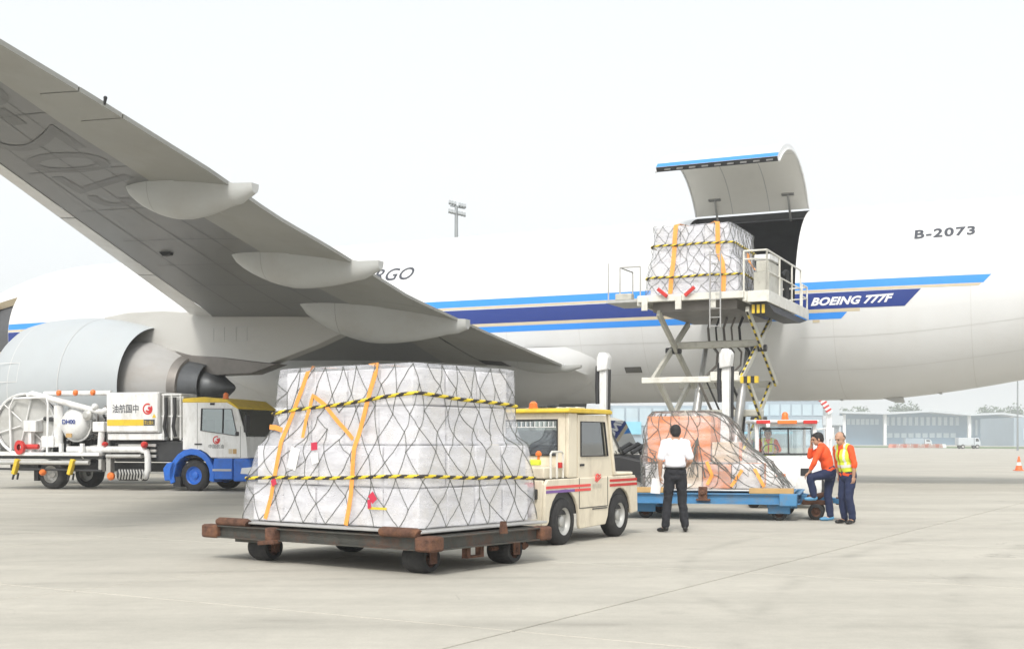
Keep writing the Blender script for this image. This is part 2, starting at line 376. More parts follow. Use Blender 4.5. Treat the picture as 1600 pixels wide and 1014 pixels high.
# ------------------------------------------------------------------ ground
g = MB(); g.box((0, 700, -.072), (3000, 2900, .1)); struct(g.build('ground', 'concrete_far'))
apron = MB().box((2, 25.5, -.016), (46, 41, .008)); apron = struct(apron.build('apron', 'joint'))
ga = V((math.cos(GRID_A), math.sin(GRID_A), 0)); gb = V((-ga.y, ga.x, 0)); SL = 5.0; gap = .015
sm = MB(); h = SL / 2 - gap
ring0 = [(-h, -h), (h, -h), (h, h), (-h, h)]; c_ = .008
vs = [ga * x + gb * y + V((0, 0, -.03)) for x, y in ring0] + [ga * x + gb * y + V((0, 0, -.006)) for x, y in ring0] + [ga * (x - c_ * (1 if x > 0 else -1)) + gb * (y - c_ * (1 if y > 0 else -1)) for x, y in ring0]
sm.add(vs, [(k, (k + 1) % 4, 4 + (k + 1) % 4, 4 + k) for k in range(4)] + [(4 + k, 4 + (k + 1) % 4, 8 + (k + 1) % 4, 8 + k) for k in range(4)] + [(8, 9, 10, 11)])
slab_me = sm.mesh('slab', 'concrete', angle=20)
for i in range(-14, 16):
    for j in range(-14, 14):
        c = V((0, 9.58, 0)) + ga * (SL * (i + .5)) + gb * (SL * (j + .5))
        if 4 < c.y < 50 and abs(c.x) < .46 * c.y + 5 and c.x < 42 and c.x > -26:
            o = bpy.data.objects.new('slab', slab_me); COL.objects.link(o); o.location = c; o.parent = apron
# ------------------------------------------------------------------ the cargo airplane (local: x to the nose, y to port, z up from the ground)
NA = math.atan2(.4138, -.9104); ZC, R = 6.17, 3.286
plane = thing('cargo_airplane', 'huge white cargo jet with blue stripes and its side cargo door raised', 'airplane', (6.938, 45.1, 0), NA)
def fus(x):            # half width, top, bottom, relative to the axis
    wdt, top, bot = R, R, -R
    if x > 28:
        q = min((x - 28) / 10.4, 1); top = R - 3.75 * q ** 1.9; bot = -R + 2.35 * q ** 2.6; wdt = R * math.sqrt(max(1 - q ** 2.3, 1e-4))
        if q > .93: top -= 0; bot = min(bot + 0, top - .02)
    if x < -6:
        q = (-6 - x) / 19.5; bot = -R + 4.6 * q ** 1.45; top = R - 1.0 * q ** 2; wdt = R * (1 - .86 * q ** 1.5)
    return wdt, top, bot
def fpt(x, th, off=0):
    wd, t, b = fus(x); zc = (t + b) / 2; hz = (t - b) / 2
    return V((x, (wd + off) * math.cos(th), ZC + zc + (hz + off) * math.sin(th)))
DX0, DX1, DT0, DT1 = -3.95, 0.05, rad(-10), rad(78)
LX0, LX1, LT0, LT1 = 30.45, 31.9, rad(-14), rad(34)
xs = sorted(set([38.35, 38.2, 37.9, 37.4, 36.8, 36.2, 35.6, 35.1, 34.4, 33.7, 33, 32.4, LX1, 31.2, LX0, 29.8, 29, 28, 26, 23, 20, 17, 14, 11, 8, 5, 2.5, DX1 + .1, DX1, -1, -2, -3, DX0, DX0 - .1, LX0 - .1, LX1 + .1, -5, -6] + [-7 - .9 * k for k in range(21)]))
ths = sorted(set([rad(-90 + 4 * k) for k in range(90)] + [DT0, DT0 - .02, DT1, DT1 + .02, LT0, LT1]))
fm = MB()
def skip(i, k):
    xa, xb = xs[i], xs[i + 1]; ta = ths[k]; tb = ths[(k + 1) % len(ths)]
    if xa >= DX0 - 1e-6 and xb <= DX1 + 1e-6 and ta >= DT0 - 1e-6 and tb <= DT1 + 1e-6 and tb > ta: return True
    return xa >= LX0 - 1e-6 and xb <= LX1 + 1e-6 and ta >= LT0 - 1e-6 and tb <= LT1 + 1e-6 and tb > ta
fm.grid([[fpt(x, t) for t in ths] for x in xs], closed=True, skip=skip)
fuse = fm.build('fuselage', 'plane_white', plane, angle=30, fixn=True)
# skin seams: fine raised lap joints round the barrel
sj = MB()
for x in (27.2, 24.2, 21.2, 18.2, 15.1, 12.1, 9.2, 6.4, 3.6, 1.3, -5.15, -9.3):
    sj.grid([[fpt(x - .008, t, .004) for t in ths], [fpt(x + .008, t, .004) for t in ths]], closed=True)
for tdeg in (52, -24, -46):
    sj.grid([[fpt(x, rad(tdeg - .16), .004) for x in xs if DX1 < x < 28], [fpt(x, rad(tdeg + .16), .004) for x in xs if DX1 < x < 28]])
    sj.grid([[fpt(x, rad(tdeg - .16), .004) for x in xs if -16 < x < DX0], [fpt(x, rad(tdeg + .16), .004) for x in xs if -16 < x < DX0]])
mat('seam', (.62, .62, .61), .5, var=.05)
s_ = sj.build('skin_seam', 'seam', fuse); s_['kind'] = 'stuff'
# hold interior behind the cargo door
ho = MB(); hx = [DX0 - 2.4, DX0, DX1, DX1 + 3.0]; ht = [rad(-10 + 10 * k) for k in range(21)]
ho.grid([[V((x, (R - .22) * math.cos(t), ZC + (R - .22) * math.sin(t))) for t in ht if not (x in (DX0, DX1) and False)] for x in hx], skip=lambda i, k: i == 1 and k < 8)
ho.add([V((x, y, ZC - .585)) for x, y in ((hx[0], -3.1), (hx[3], -3.1), (hx[3], 3.1), (hx[0], 3.1))], [(0, 1, 2, 3)])
for x in (hx[0], hx[3]):
    ring = [V((x, (R - .22) * math.cos(t), ZC + (R - .22) * math.sin(t))) for t in ht]; ho.add(ring, [tuple(range(len(ring)))])
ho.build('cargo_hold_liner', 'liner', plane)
fr = MB()                                                      # opening edge
td = [DT0 + (DT1 - DT0) * k / 14 for k in range(15)]
for x in (DX0, DX1): fr.grid([[fpt(x, t) for t in td], [V((x, (R - .24) * math.cos(t), ZC + (R - .24) * math.sin(t))) for t in td]])
for t in (DT0, DT1): fr.grid([[fpt(x, t) for x in (DX0, DX1)], [V((x, (R - .24) * math.cos(t), ZC + (R - .24) * math.sin(t))) for x in (DX0, DX1)]])
fr.build('door_frame', 'dark_metal', plane)
# raised cargo door, hinged at the top of its opening
HY, HZ = R * math.cos(DT1), R * math.sin(DT1); PH = rad(70)
def dpt(x, t, off):
    y, z = (R + off) * math.cos(t) - HY, (R + off) * math.sin(t) - HZ
    return V((x, HY + .05 + y * math.cos(PH) - z * math.sin(PH), ZC + .06 + HZ + y * math.sin(PH) + z * math.cos(PH)))
dd = MB(); dx = [DX0 + .05, -2.6, -1.3, DX1 - .05]; DTE = rad(-20); dt = [DTE + (DT1 - DTE - .02) * k / 24 for k in range(25)]
oring = [[dpt(x, t, .0) for t in dt] for x in dx]; iring = [[dpt(x, t, -.17) for t in dt] for x in dx]
dd.grid(oring, mat=0); dd.grid(iring, mat=1)
dd.grid([oring[0], iring[0]], mat=0); dd.grid([oring[-1], iring[-1]], mat=0)
dd.grid([[r[0] for r in oring], [r[0] for r in iring]], mat=2); dd.grid([[r[-1] for r in oring], [r[-1] for r in iring]], mat=1)
door = dd.build('cargo_door', ['plane_white', 'door_inner', 'dark_metal'], plane, angle=30, label='raised white cargo door with grey inner skin')
es = MB(); es.grid([[dpt(x, DTE + .004 + .013 * k, .005) for k in range(7)] for x in (dx[0], dx[-1])]); es.build('door_stripe', 'stripe_light', door)
rb = MB()
for x in (-2.6, -1.3): rb.grid([[dpt(x - .012, t, -.172) for t in dt], [dpt(x + .012, t, -.172) for t in dt]])
rb.grid([[dpt(x, rad(24.6), -.172) for x in dx], [dpt(x, rad(25.2), -.172) for x in dx]])
rb.build('inner_seam', 'fairing_grey', door)
lt = MB()
for k in range(9):
    x = DX0 + .3 + k * .41; lt.box(dpt(x, DTE - .004, -.085), (.2, .03, .08), Matrix.Rotation(PH + DTE, 3, 'X'))
lt.build('latch_row', 'steel', door)
rim = MB()
for x in (DX0 + .02, DX1 - .02): rim.tube([dpt(x, t, -.17) for t in dt], .035, 6)
rim.build('door_seal', 'white_paint', door)
for x in (-3.3, -.75):
    a = dpt(x, DT1 - .22, -.19); b = V((x, (R - .3) * math.cos(DT1 - .06), ZC + (R - .3) * math.sin(DT1 - .06)))
    ac = MB(); ac.cyl(b, a, .045, .03, 8); ac.box(a, (.42, .10, .05), Matrix.Rotation(.5, 3, 'X'))
    ac.build('door_actuator', 'steel', door)
# forward entry doorway
ed = MB(); tl = [LT0 + (LT1 - LT0) * k / 6 for k in range(7)]
ed.grid([[fpt(x, t, -.35) for t in tl] for x in (LX0 - .3, LX1 + .3)])
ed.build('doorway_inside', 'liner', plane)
ef = MB()
for x, d in ((LX0, .11), (LX1, -.11)): ef.grid([[fpt(x, t, .01) for t in tl], [fpt(x + d, t, -.12) for t in tl]]); ef.grid([[fpt(x + d, t, -.12) for t in tl], [fpt(x, t, -.36) for t in tl]])
for t, d in ((LT0, .03), (LT1, -.03)): ef.grid([[fpt(x, t, .01) for x in (LX0, LX1)], [fpt(x, t + d, -.3) for x in (LX0, LX1)]])
ef.build('doorway_frame', 'stripe_gold', plane)
# stripes
def strip(name, z0, z1, m_, segs, nz=4):
    s = MB()
    for xa, xb, sl in segs:
        rows = []
        for k in range(nz + 1):
            z = z0 + (z1 - z0) * k / nz; a = xa - sl * (1 - k / nz) * (z1 - z0) * -.95 if sl else xa
            row = []
            for i in range(33):
                x = a + (xb - a) * i / 32; wd, t_, b_ = fus(x); zc = (t_ + b_) / 2; hz = (t_ - b_) / 2
                row.append(fpt(x, math.asin(max(-1, min(1, (z - zc) / hz))), .006))
            rows.append(row)
        s.grid(rows)
    return s.build(name, m_, fuse)
NL, NR = LX0 - .02, LX1 + .02
strip('light_stripe', .17, .42, 'stripe_light', [(-9.9, DX0, 1), (DX1, NL, 0), (NR, 37, 0)])
strip('gold_line', .085, .17, 'stripe_gold', [(-9.62, DX0, 1), (DX1, NL, 0), (NR, 37, 0)], 1)
strip('dark_stripe', -.46, .055, 'stripe_dark', [(-7.85, DX0, 1), (DX1, NL, 0), (NR, 37, 0)])
strip('gold_line', -.565, -.46, 'stripe_gold', [(-6.0, DX0, 0), (DX1, NL, 0), (NR, 37, 0)], 1)
strip('light_stripe', -.78, -.575, 'stripe_light', [(-5.6, NL, 1), (NR, 37, 0)])
def skin_text(name, body, size, m_, xl, z, shear=0, offset=0, slope=0, spacing=1, wx=1.0, off=.012):
    th0 = math.asin(z / R)
    return text_mesh(name, body, size, m_, lambda a, b: fpt(xl - a, th0 + (b + slope * a) / R, off), shear, offset, fuse, cuts=8, spacing=spacing, wx=wx)
skin_text('registration_lettering', 'B-2073', .50, 'letter_grey', -7.58, 1.66, offset=.016, wx=1.12, spacing=1.16)
skin_text('type_lettering', 'BOEING 777F', .335, 'letter_white', -4.45, -.33, shear=.36, offset=.014, wx=1.22, spacing=1.03)
skin_text('cargo_lettering', 'CARGO', .78, 'letter_grey', 13.25, 1.36, shear=.28, offset=.007, spacing=1.05)
# small belly fittings
ov = MB(); ov.grid([[fpt(x, rad(t), .012) for t in (-44.5, -40)] for x in (1.55, 2.15)])
ov.build('belly_vent', 'dark_metal', plane)
fl = MB()
for k in range(5): fl.grid([[fpt(x, rad(-44.3 + k * .9 + d), .02) for d in (0, .35)] for x in (1.57, 2.13)])
fl.build('vent_louvre', 'steel', plane)
pt = MB(); pt.grid([[fpt(x, rad(t), .010) for t in (-15.5, -8.5)] for x in (-4.72, -4.5)]); pt.build('door_handle_plate', 'stripe_gold', plane)
rv = MB(); rv.grid([[fpt(x, rad(t), .012) for t in (-44, -39)] for x in (-11.5, -10.9)]); rv.build('outflow_valve', 'duct_black', plane)
for x, s_ in ((-4.9, .06), (-6.6, .3), (-8.1, .08)):
    an = MB(); wd, t_, b_ = fus(x); zb = ZC + b_
    an.prism([(x + s_ * 1.2, zb + .03), (x - s_ * 1.2, zb + .03), (x - s_ * 1.4, zb - s_ * .5), (x - s_ * .4, zb - s_ * .5)], -.05, .05, lambda p, q, t: V((p, t + .3, q)))
    an.build('belly_antenna', 'fairing_grey', plane)
# wing to body fairing
wf = MB(); rows = []
for i in range(25):
    q = i / 24; x = 21.5 - 21.0 * q; e = math.sin(math.pi * min(1, max(0, q))) ** .55; row = []
    for k in range(31):
        t = rad(-178 + 176 * k / 30)
        ww = R * (.60 + .44 * e); hh = .4 + 1.95 * e; c_, s_ = math.cos(t), math.sin(t)
        row.append(V((x, ww * math.copysign(abs(c_) ** .8, c_), ZC - 1.25 + hh * math.copysign(abs(s_) ** .8, s_))))
    rows.append(row)
wf.grid(rows); wf.build('wing_body_fairing', 'plane_white', plane)
mat('fairing_paint', (.55, .55, .53), .4, var=.05, scale=.6, dirt=(.4, .38, .34), dscale=.6, damt=.4)

# wings
TEK = [(0, 3.6), (4.83, 3.53), (11.07, 3.41), (16.03, 3.2), (20.92, 2.38), (23.54, 2.03), (26.32, 1.41), (29.87, .83), (34.4, .2)]
def lerp_k(K, y):
    for (a, p), (b, q) in zip(K, K[1:]):
        if y <= b: return p + (q - p) * (y - a) / (b - a)
    return K[-1][1]
def wle(y): return 14.03 - .53 * (y - 11.48) if y > 11.48 else 14.03 - .62 * (y - 11.48)
def wdz(y): return 1.1 if y < 11 else max(.16, 1.1 - .8 * (y - 11) / 15)          # washout: leading edge height over the trailing edge
def wpt(y, c, up=False, d=0.0):
    xl, xt = wle(y), lerp_k(TEK, y); zt = ZC - 2.3 + .1 * (y - 3.5); ch = xl - xt
    z = zt + wdz(y) * (1 - c ** 2.5); x = xl - ch * c
    th = .115 * ch * 2.2 * (math.sqrt(c) * (1 - c)) * (.75 if y > 8 else 1.0)
    z += (th * .95 + .03) if up else (-th * .20 - .02 * (1 - c))
    if c < .04 and not up: z -= 0
    return V((x, y, z + d))
YS = [2.0, 3.4, 5, 6.5, 8, 9.5, 11] + [11.9 + .9 * k for k in range(25)] + [34.4]
C_SLAT, C_BAND, C_FLAP = .085, .66, .77
def wing(sign):
    root = MB(); up = [C_SLAT + (1 - C_SLAT) * k / 14 for k in range(15)]
    lo = [C_SLAT + (C_BAND - C_SLAT) * k / 26 for k in range(27)]
    S = lambda p: V((p.x, p.y * sign, p.z))
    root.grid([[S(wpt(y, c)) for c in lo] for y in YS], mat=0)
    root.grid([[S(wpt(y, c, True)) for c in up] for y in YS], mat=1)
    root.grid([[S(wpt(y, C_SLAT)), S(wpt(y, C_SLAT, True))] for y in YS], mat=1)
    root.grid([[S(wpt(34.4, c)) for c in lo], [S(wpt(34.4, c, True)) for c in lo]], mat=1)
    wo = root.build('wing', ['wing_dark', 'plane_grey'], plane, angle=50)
    ws_ = MB()                                                   # skin joints
    for c0 in (.22, .40, .54): ws_.grid([[S(wpt(y, c0 + d, d=-.006)) for d in (-.0016, .0016)] for y in YS if y > 11])
    for k in range(8):
        y0 = 13.2 + 2.7 * k; ws_.grid([[S(wpt(y0 + d, c, d=-.006)) for d in (-.012, .012)] for c in lo[3:]])
    o_ = ws_.build('wing_seam', 'wing_seam', wo, fixn=False); o_['kind'] = 'stuff'
    b = MB(); cs = [C_BAND + (C_FLAP - C_BAND) * k / 3 for k in range(4)]
    b.grid([[S(wpt(y, c, d=-.012)) for c in cs] for y in YS]); b.grid([[S(wpt(y, C_BAND, d=-.012)), S(wpt(y, C_BAND, d=.05))] for y in YS])
    b.build('rear_panel', 'wing_band', wo)
    sl = MB(); cc = [0, .006, .02, .045, C_SLAT]
    for y0, y1 in ((3.6, 9.9), (10.9, 17.4), (17.46, 23.5), (23.56, 29.0), (29.06, 34.4)):
        sl = MB(); ys = [y0 + (y1 - y0) * k / 6 for k in range(7)]
        sl.grid([[S(wpt(y, c, True)) for c in cc[::-1]] + [S(wpt(y, c, d=-.01)) for c in cc[1:]] for y in ys]); sl.build('slat', 'slat_metal', wo)
    for y0, y1, drp in ((4.6, 11.6, 0), (11.64, 14.6, 0), (14.64, 19.4, 0), (19.44, 25.1, 0), (25.14, 29.0, 0), (29.04, 30.1, 0), (30.14, 34.3, 0)):
        f = MB(); ys = [y0 + (y1 - y0) * k / 6 for k in range(7)]; cs = [C_FLAP + .006 + (1 - C_FLAP - .006) * k / 6 for k in range(7)]
        f.grid([[S(wpt(y, c, d=-.03)) for c in cs] for y in ys]); f.grid([[S(wpt(y, c, True, d=.02 * (1 - 1.5 * (c - .8)))) for c in cs] for y in ys])
        for y in (y0, y1): f.grid([[S(wpt(y, c, d=-.03)) for c in cs], [S(wpt(y, c, True, d=.02 * (1 - 1.5 * (c - .8)))) for c in cs]])
        f.grid([[S(wpt(y, cs[0], d=-.03)), S(wpt(y, cs[0], True, d=.02))] for y in ys]); f.grid([[S(wpt(y, 1, d=-.03)), S(wpt(y, 1, True, d=.02 * .7))] for y in ys]); f.build('flap', 'wing_band', wo, angle=50)
    gp = MB(); cs = [C_FLAP - .003, 1.0]
    gp.grid([[S(wpt(y, c, d=.03)) for c in (C_FLAP - .004, .84, .90)] for y in YS]); gp.build('flap_cove', 'duct_black', wo)
    # canoe fairings over the flap tracks
    for y, xf, xt, wd, dp, m_ in ((25.4, 4.15, 1.15, .44, .70, 'fairing_grey'), (19.6, 6.1, 1.95, .48, .80, 'fairing_grey'), (12.9, 8.7, 3.1, .56, 1.08, 'fairing_grey'), (4.75, 6.0, 2.9, .32, .40, 'fairing_grey')):
        c = MB(); rows = []; N = 18
        for i in range(N + 1):
            q = i / N; x = xf + (xt - xf) * q; cq = min(1, max(0, (wle(y) - x) / (wle(y) - lerp_k(TEK, y))))
            zt = wpt(y, cq).z + (.10 if q < .9 else .06)
            if x < lerp_k(TEK, y): zt = wpt(y, 1).z + .05
            e = (math.sin(math.pi * min(1, q * 1.02 + .0)) ** .62) if q < .5 else (max(0, 1 - ((q - .45) / .58) ** 1.7)) * .82 + .18
            if i == 0: e = .02
            row = []
            for k in range(13):
                t = math.pi * k / 12; row.append(S(V((x, y + wd * e * math.cos(t), zt - dp * e * math.sin(t) ** .8 - .02))))
            rows.append(row)
        c.grid(rows); c.grid([[r[0] for r in rows], [r[-1] for r in rows]]); c.add(rows[-1], [tuple(range(13))]); cf = c.build('flap_track_fairing', m_, wo, angle=50)
        j = MB(); r = rows[5]; r2 = rows[6]; mid = [a * .96 + b_ * .04 for a, b_ in zip(r, r2)]
        cen = sum(r, V((0, 0, 0))) / len(r); j.grid([[cen + (p - cen) * 1.006 for p in r], [cen + (p - cen) * 1.006 for p in mid]]); j.build('fairing_joint', 'heat_steel', cf)
    for y, c_, n_ in ((20.0, .26, .22),):
        d = MB(); p = wpt(y, c_); d.prism([(p.x + .16, p.z + .02), (p.x - .2, p.z + .02), (p.x - .16, p.z - .07), (p.x + .03, p.z - .09)], -.07, .07, lambda a, b_, t: S(V((a, y + t, b_)))); d.build('drain_scoop', 'black', wo)
    return wo
wo_ = wing(1); wing(-1)
mat('wing_letter', (.108, .112, .114), .4, var=.2, scale=.8)
def under(a, b):
    y = 31.2 - a; xl, xt = wle(y), lerp_k(TEK, y); c = max(.09, min(.64, .60 - b / (xl - xt))); return wpt(y, c, d=-.005)
text_mesh('wing_lettering', 'B-2073', 2.5, 'wing_letter', under, 0, .02, wo_, cuts=26)
tb = MB(); p = wpt(29.5, 1.0); tb.cyl(p, p + V((-.02, 0, .09)), .02, .025, 8); tb.ball(p + V((-.02, 0, .10)), .03, 8, 6); tb.build('tail_light', 'black', plane)

# engines
def engine(sign):
    EY, EZ = 10.4 * sign, ZC - 2.95
    eng = MB()                                                  # fan cowl, radius along -x from the inlet
    pr = [(1.72, .55), (1.74, .25), (1.86, .04), (2.0, 0), (2.18, .1), (2.36, .45), (2.47, 1.1), (2.52, 2.0), (2.50, 3.0), (2.38, 4.1), (2.22, 4.9), (2.07, 5.5), (2.05, 5.5), (2.08, 4.8), (2.10, 3.6)]
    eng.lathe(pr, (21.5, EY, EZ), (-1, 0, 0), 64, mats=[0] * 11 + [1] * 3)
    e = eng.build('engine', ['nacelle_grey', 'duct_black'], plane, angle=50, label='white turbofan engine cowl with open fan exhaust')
    jn = MB()
    for d, r in ((1.15, 2.476), (3.35, 2.475)): jn.lathe([(r, d - .012), (r + .004, d), (r, d + .012)], (21.5, EY, EZ), (-1, 0, 0), 64)
    jn.build('cowl_joint', 'seam', e)
    fan = MB(); fan.lathe([(1.8, 1.2), (.3, 1.2), (.05, .7)], (21.5, EY, EZ), (-1, 0, 0), 40); fan.build('fan_face', 'duct_black', e)
    bk = MB(); bk.lathe([(2.09, 3.7), (.9, 3.7)], (21.5, EY, EZ), (-1, 0, 0), 40); bk.build('fan_duct', 'duct_black', e)
    co = MB(); co.lathe([(1.42, 3.5), (1.66, 4.6), (1.60, 5.4), (1.42, 6.0), (1.19, 6.55), (1.12, 6.7)], (21.5, EY, EZ), (-1, 0, 0), 56); co.build('core_cowl', 'core_metal', e)
    ri = MB(); ri.lathe([(1.125, 6.7), (1.10, 6.78), (1.03, 6.98), (.95, 7.0)], (21.5, EY, EZ), (-1, 0, 0), 56); ri.build('nozzle_ring', 'heat_steel', e)
    nz = MB(); nz.lathe([(.95, 6.95), (.92, 7.2), (.82, 7.7), (.79, 7.7), (.8, 7.3)], (21.5, EY, EZ), (-1, 0, 0), 48); nz.build('exhaust_nozzle', 'nozzle_dark', e)
    pl = MB(); pl.lathe([(.66, 7.2), (.64, 7.7), (.5, 8.0), (.27, 8.32), (.12, 8.55), (.0, 8.66)], (21.5, EY, EZ), (-1, 0, 0), 32); pl.build('exhaust_plug', 'nozzle_dark', e)
    py = MB(); S = lambda p, q, t: V((p, EY + t, q))
    out = [(18.2, EZ + 2.50), (17.2, EZ + 2.62), (15.6, EZ + 2.62), (14.9, EZ + 2.55), (14.0, EZ + 2.5), (11, EZ + 2.4), (8.6, EZ + 2.10), (7.6, EZ + 1.9), (8.6, EZ + 1.62), (9.6, EZ + 1.25), (10.6, EZ + .95), (11.4, EZ + .72), (13.2, EZ + .95), (14.4, EZ + 1.05), (15.2, EZ + 1.25), (16.5, EZ + 1.5), (18.0, EZ + 2.0)]
    py.prism(out, -.26, .26, S); pyl = py.build('pylon', 'plane_grey', plane, angle=30, bevel=.03)
    hsd = MB(); hsd.prism([(15.3, EZ + 1.26), (14.4, EZ + 1.09), (13.2, EZ + .99), (11.4, EZ + .76), (11.0, EZ + .72), (12.0, EZ + .42), (13.4, EZ + .40), (14.6, EZ + .62), (15.2, EZ + .9)], -.31, .31, S); hsd.build('heat_shield', 'heat_steel', pyl, bevel=.03)
    pn = MB()
    for x0, z0 in ((12.2, 1.5), (13.1, 1.5)):
        for a, b_, c_, d_ in ((0, .45, 0, .02), (0, .45, .45, .47), (0, .02, .02, .45), (.43, .45, .02, .45)):
            pn.bb(x0 + a, x0 + b_, EY + sign * .262, EY + sign * .268, EZ + z0 + c_, EZ + z0 + d_)
    pn.build('access_panel', 'fairing_grey', pyl)
    ck = MB()
    ring = lambda x, t: V((x, EY + sign * (2.49 + .012) * math.cos(t), EZ + (2.49 + .012) * math.sin(t)))
    for (xa, xb, ta, tb_) in ((19.9, 20.9, 20, 20.5), (19.9, 20.9, 5, 5.5), (19.9, 19.92, 5, 20), (20.88, 20.9, 5, 20)):
        ck.grid([[ring(x, rad(t)) for t in (ta, (ta + tb_) / 2, tb_)] for x in (xa, xb)])
    ck.build('cowl_hatch', 'seam', e)
engine(1); engine(-1)

# main landing gear
def wheel_mesh(mb, c, ax, r, wd, n=24):
    c = V(c); a = V(ax).normalized()
    mb.lathe([(r * .58, -wd * .5), (r * .86, -wd * .5), (r * .97, -wd * .36), (r, -wd * .2), (r, wd * .2), (r * .97, wd * .36), (r * .86, wd * .5), (r * .58, wd * .5)], c, a, n)
def add_wheel(parent, c, ax, r, wd, tyre='rubber', rim='galv', n=26, nuts=8, hub=None):
    c = V(c); a = V(ax).normalized(); t = MB(); wheel_mesh(t, c, a, r, wd, n); o = t.build('wheel', tyre, parent, angle=50)
    q = MB(); q.lathe([(r * .60, -wd * .44), (r * .56, -wd * .40), (r * .50, -wd * .22), (r * .24, -wd * .18), (r * .22, wd * .30), (r * .14, wd * .36), (0, wd * .36)], c, a, n)
    q.lathe([(r * .60, wd * .44), (r * .55, wd * .40), (r * .48, wd * .18), (r * .2, wd * .12)], c, a, n)
    x, y, d = basis(a)
    for k in range(nuts):
        p = c + (x * math.cos(2 * math.pi * k / nuts) + y * math.sin(2 * math.pi * k / nuts)) * r * .36 + a * wd * .14
        q.cyl(p, p + a * wd * .08, r * .035, None, 6)
    q.build('rim', rim, o, angle=40); return o
for sg in (1, -1):
    lg = MB(); X, Yg = 8.3, 5.8 * sg
    lg.cyl((X, Yg, 3.9), (X, Yg, .75), .26, .2, 16); lg.bar((X + 1.7, Yg, .72), (X - 1.7, Yg, .62), .3, .3); lg.cyl((X + .1, Yg, 2.4), (X + 1.8, Yg - sg * .9, 3.9), .1); lg.cyl((X, Yg, 2.2), (X, Yg - sg * 2.2, 3.9), .1)
    gear = lg.build('landing_gear_strut', 'fairing_grey', plane)
    for xx in (X + 1.55, X, X - 1.55):
        for dy in (-.72, .72): add_wheel(gear, (xx, Yg + dy, .68), (0, 1 if dy > 0 else -1, 0), .68, .5, nuts=0)
    gd = MB(); gd.prism([(X + 1.6, 3.6), (X - 1.3, 3.6), (X - 1.0, 2.4), (X + 1.2, 2.2)], -.04, .04, lambda p, q, t: V((p, Yg + sg * .95 + t, q))); gd.build('gear_door', 'fairing_grey', plane)
    wl = MB(); wl.prism([(X + 2.0, Yg - sg * .2), (X - 2.4, Yg - sg * .2), (X - 2.4, Yg - sg * 2.6), (X + 2.0, Yg - sg * 2.6)], 3.50, 3.46, lambda p, q, t: V((p, q, t)))
# ------------------------------------------------------------------ net-covered cargo loads
def rect_at(prof, z):
    for a, b in zip(prof, prof[1:]):
        if z <= b[0]:
            q = (z - a[0]) / max(b[0] - a[0], 1e-6); return [p + (r - p) * q for p, r in zip(a[1:], b[1:])]
    return list(prof[-1][1:])
def hull_fn(prof, seed, amp=.02, rnd=.10):
    def hull(s, z, off=0.0):
        x0, x1, y0, y1 = rect_at(prof, z); s %= 4; k = int(s); q = s - k
        c = [V((x0, y1, z)), V((x0, y0, z)), V((x1, y0, z)), V((x1, y1, z))]
        p = c[k].lerp(c[(k + 1) % 4], q); nrm = [V((-1, 0, 0)), V((0, -1, 0)), V((1, 0, 0)), V((0, 1, 0))]; nn = nrm[k].copy()
        L = (c[(k + 1) % 4] - c[k]).length; d0, d1 = q * L, (1 - q) * L     # soft corners
        if d0 < rnd: nn = nrm[k].lerp((nrm[k] + nrm[k - 1]) / 2, 1 - d0 / rnd)
        elif d1 < rnd: nn = nrm[k].lerp((nrm[k] + nrm[(k + 1) % 4]) / 2, 1 - d1 / rnd)
        e = min(d0, d1); inset = 0 if e >= rnd else (1 - e / rnd) ** 2 * rnd * .42
        nn.normalize()
        b = noise.noise(V((p.x * 2.1 + seed, p.y * 2.1, z * 2.6))) * amp + noise.noise(V((p.x * 6 + seed, p.y * 6, z * 7))) * amp * .35
        return p + nn * (b - inset + off)
    return hull
def on_top(prof, hull, s, t, off, seed):                        # t: 0 at the rim, 1 in the middle of the top
    z = prof[-1][0]; p = hull(s, z, off); x0, x1, y0, y1 = prof[-1][1:]; c = V(((x0 + x1) / 2, (y0 + y1) / 2, z + .03))
    q = p.lerp(c, t); q.z = z + off + .02 * t; return q

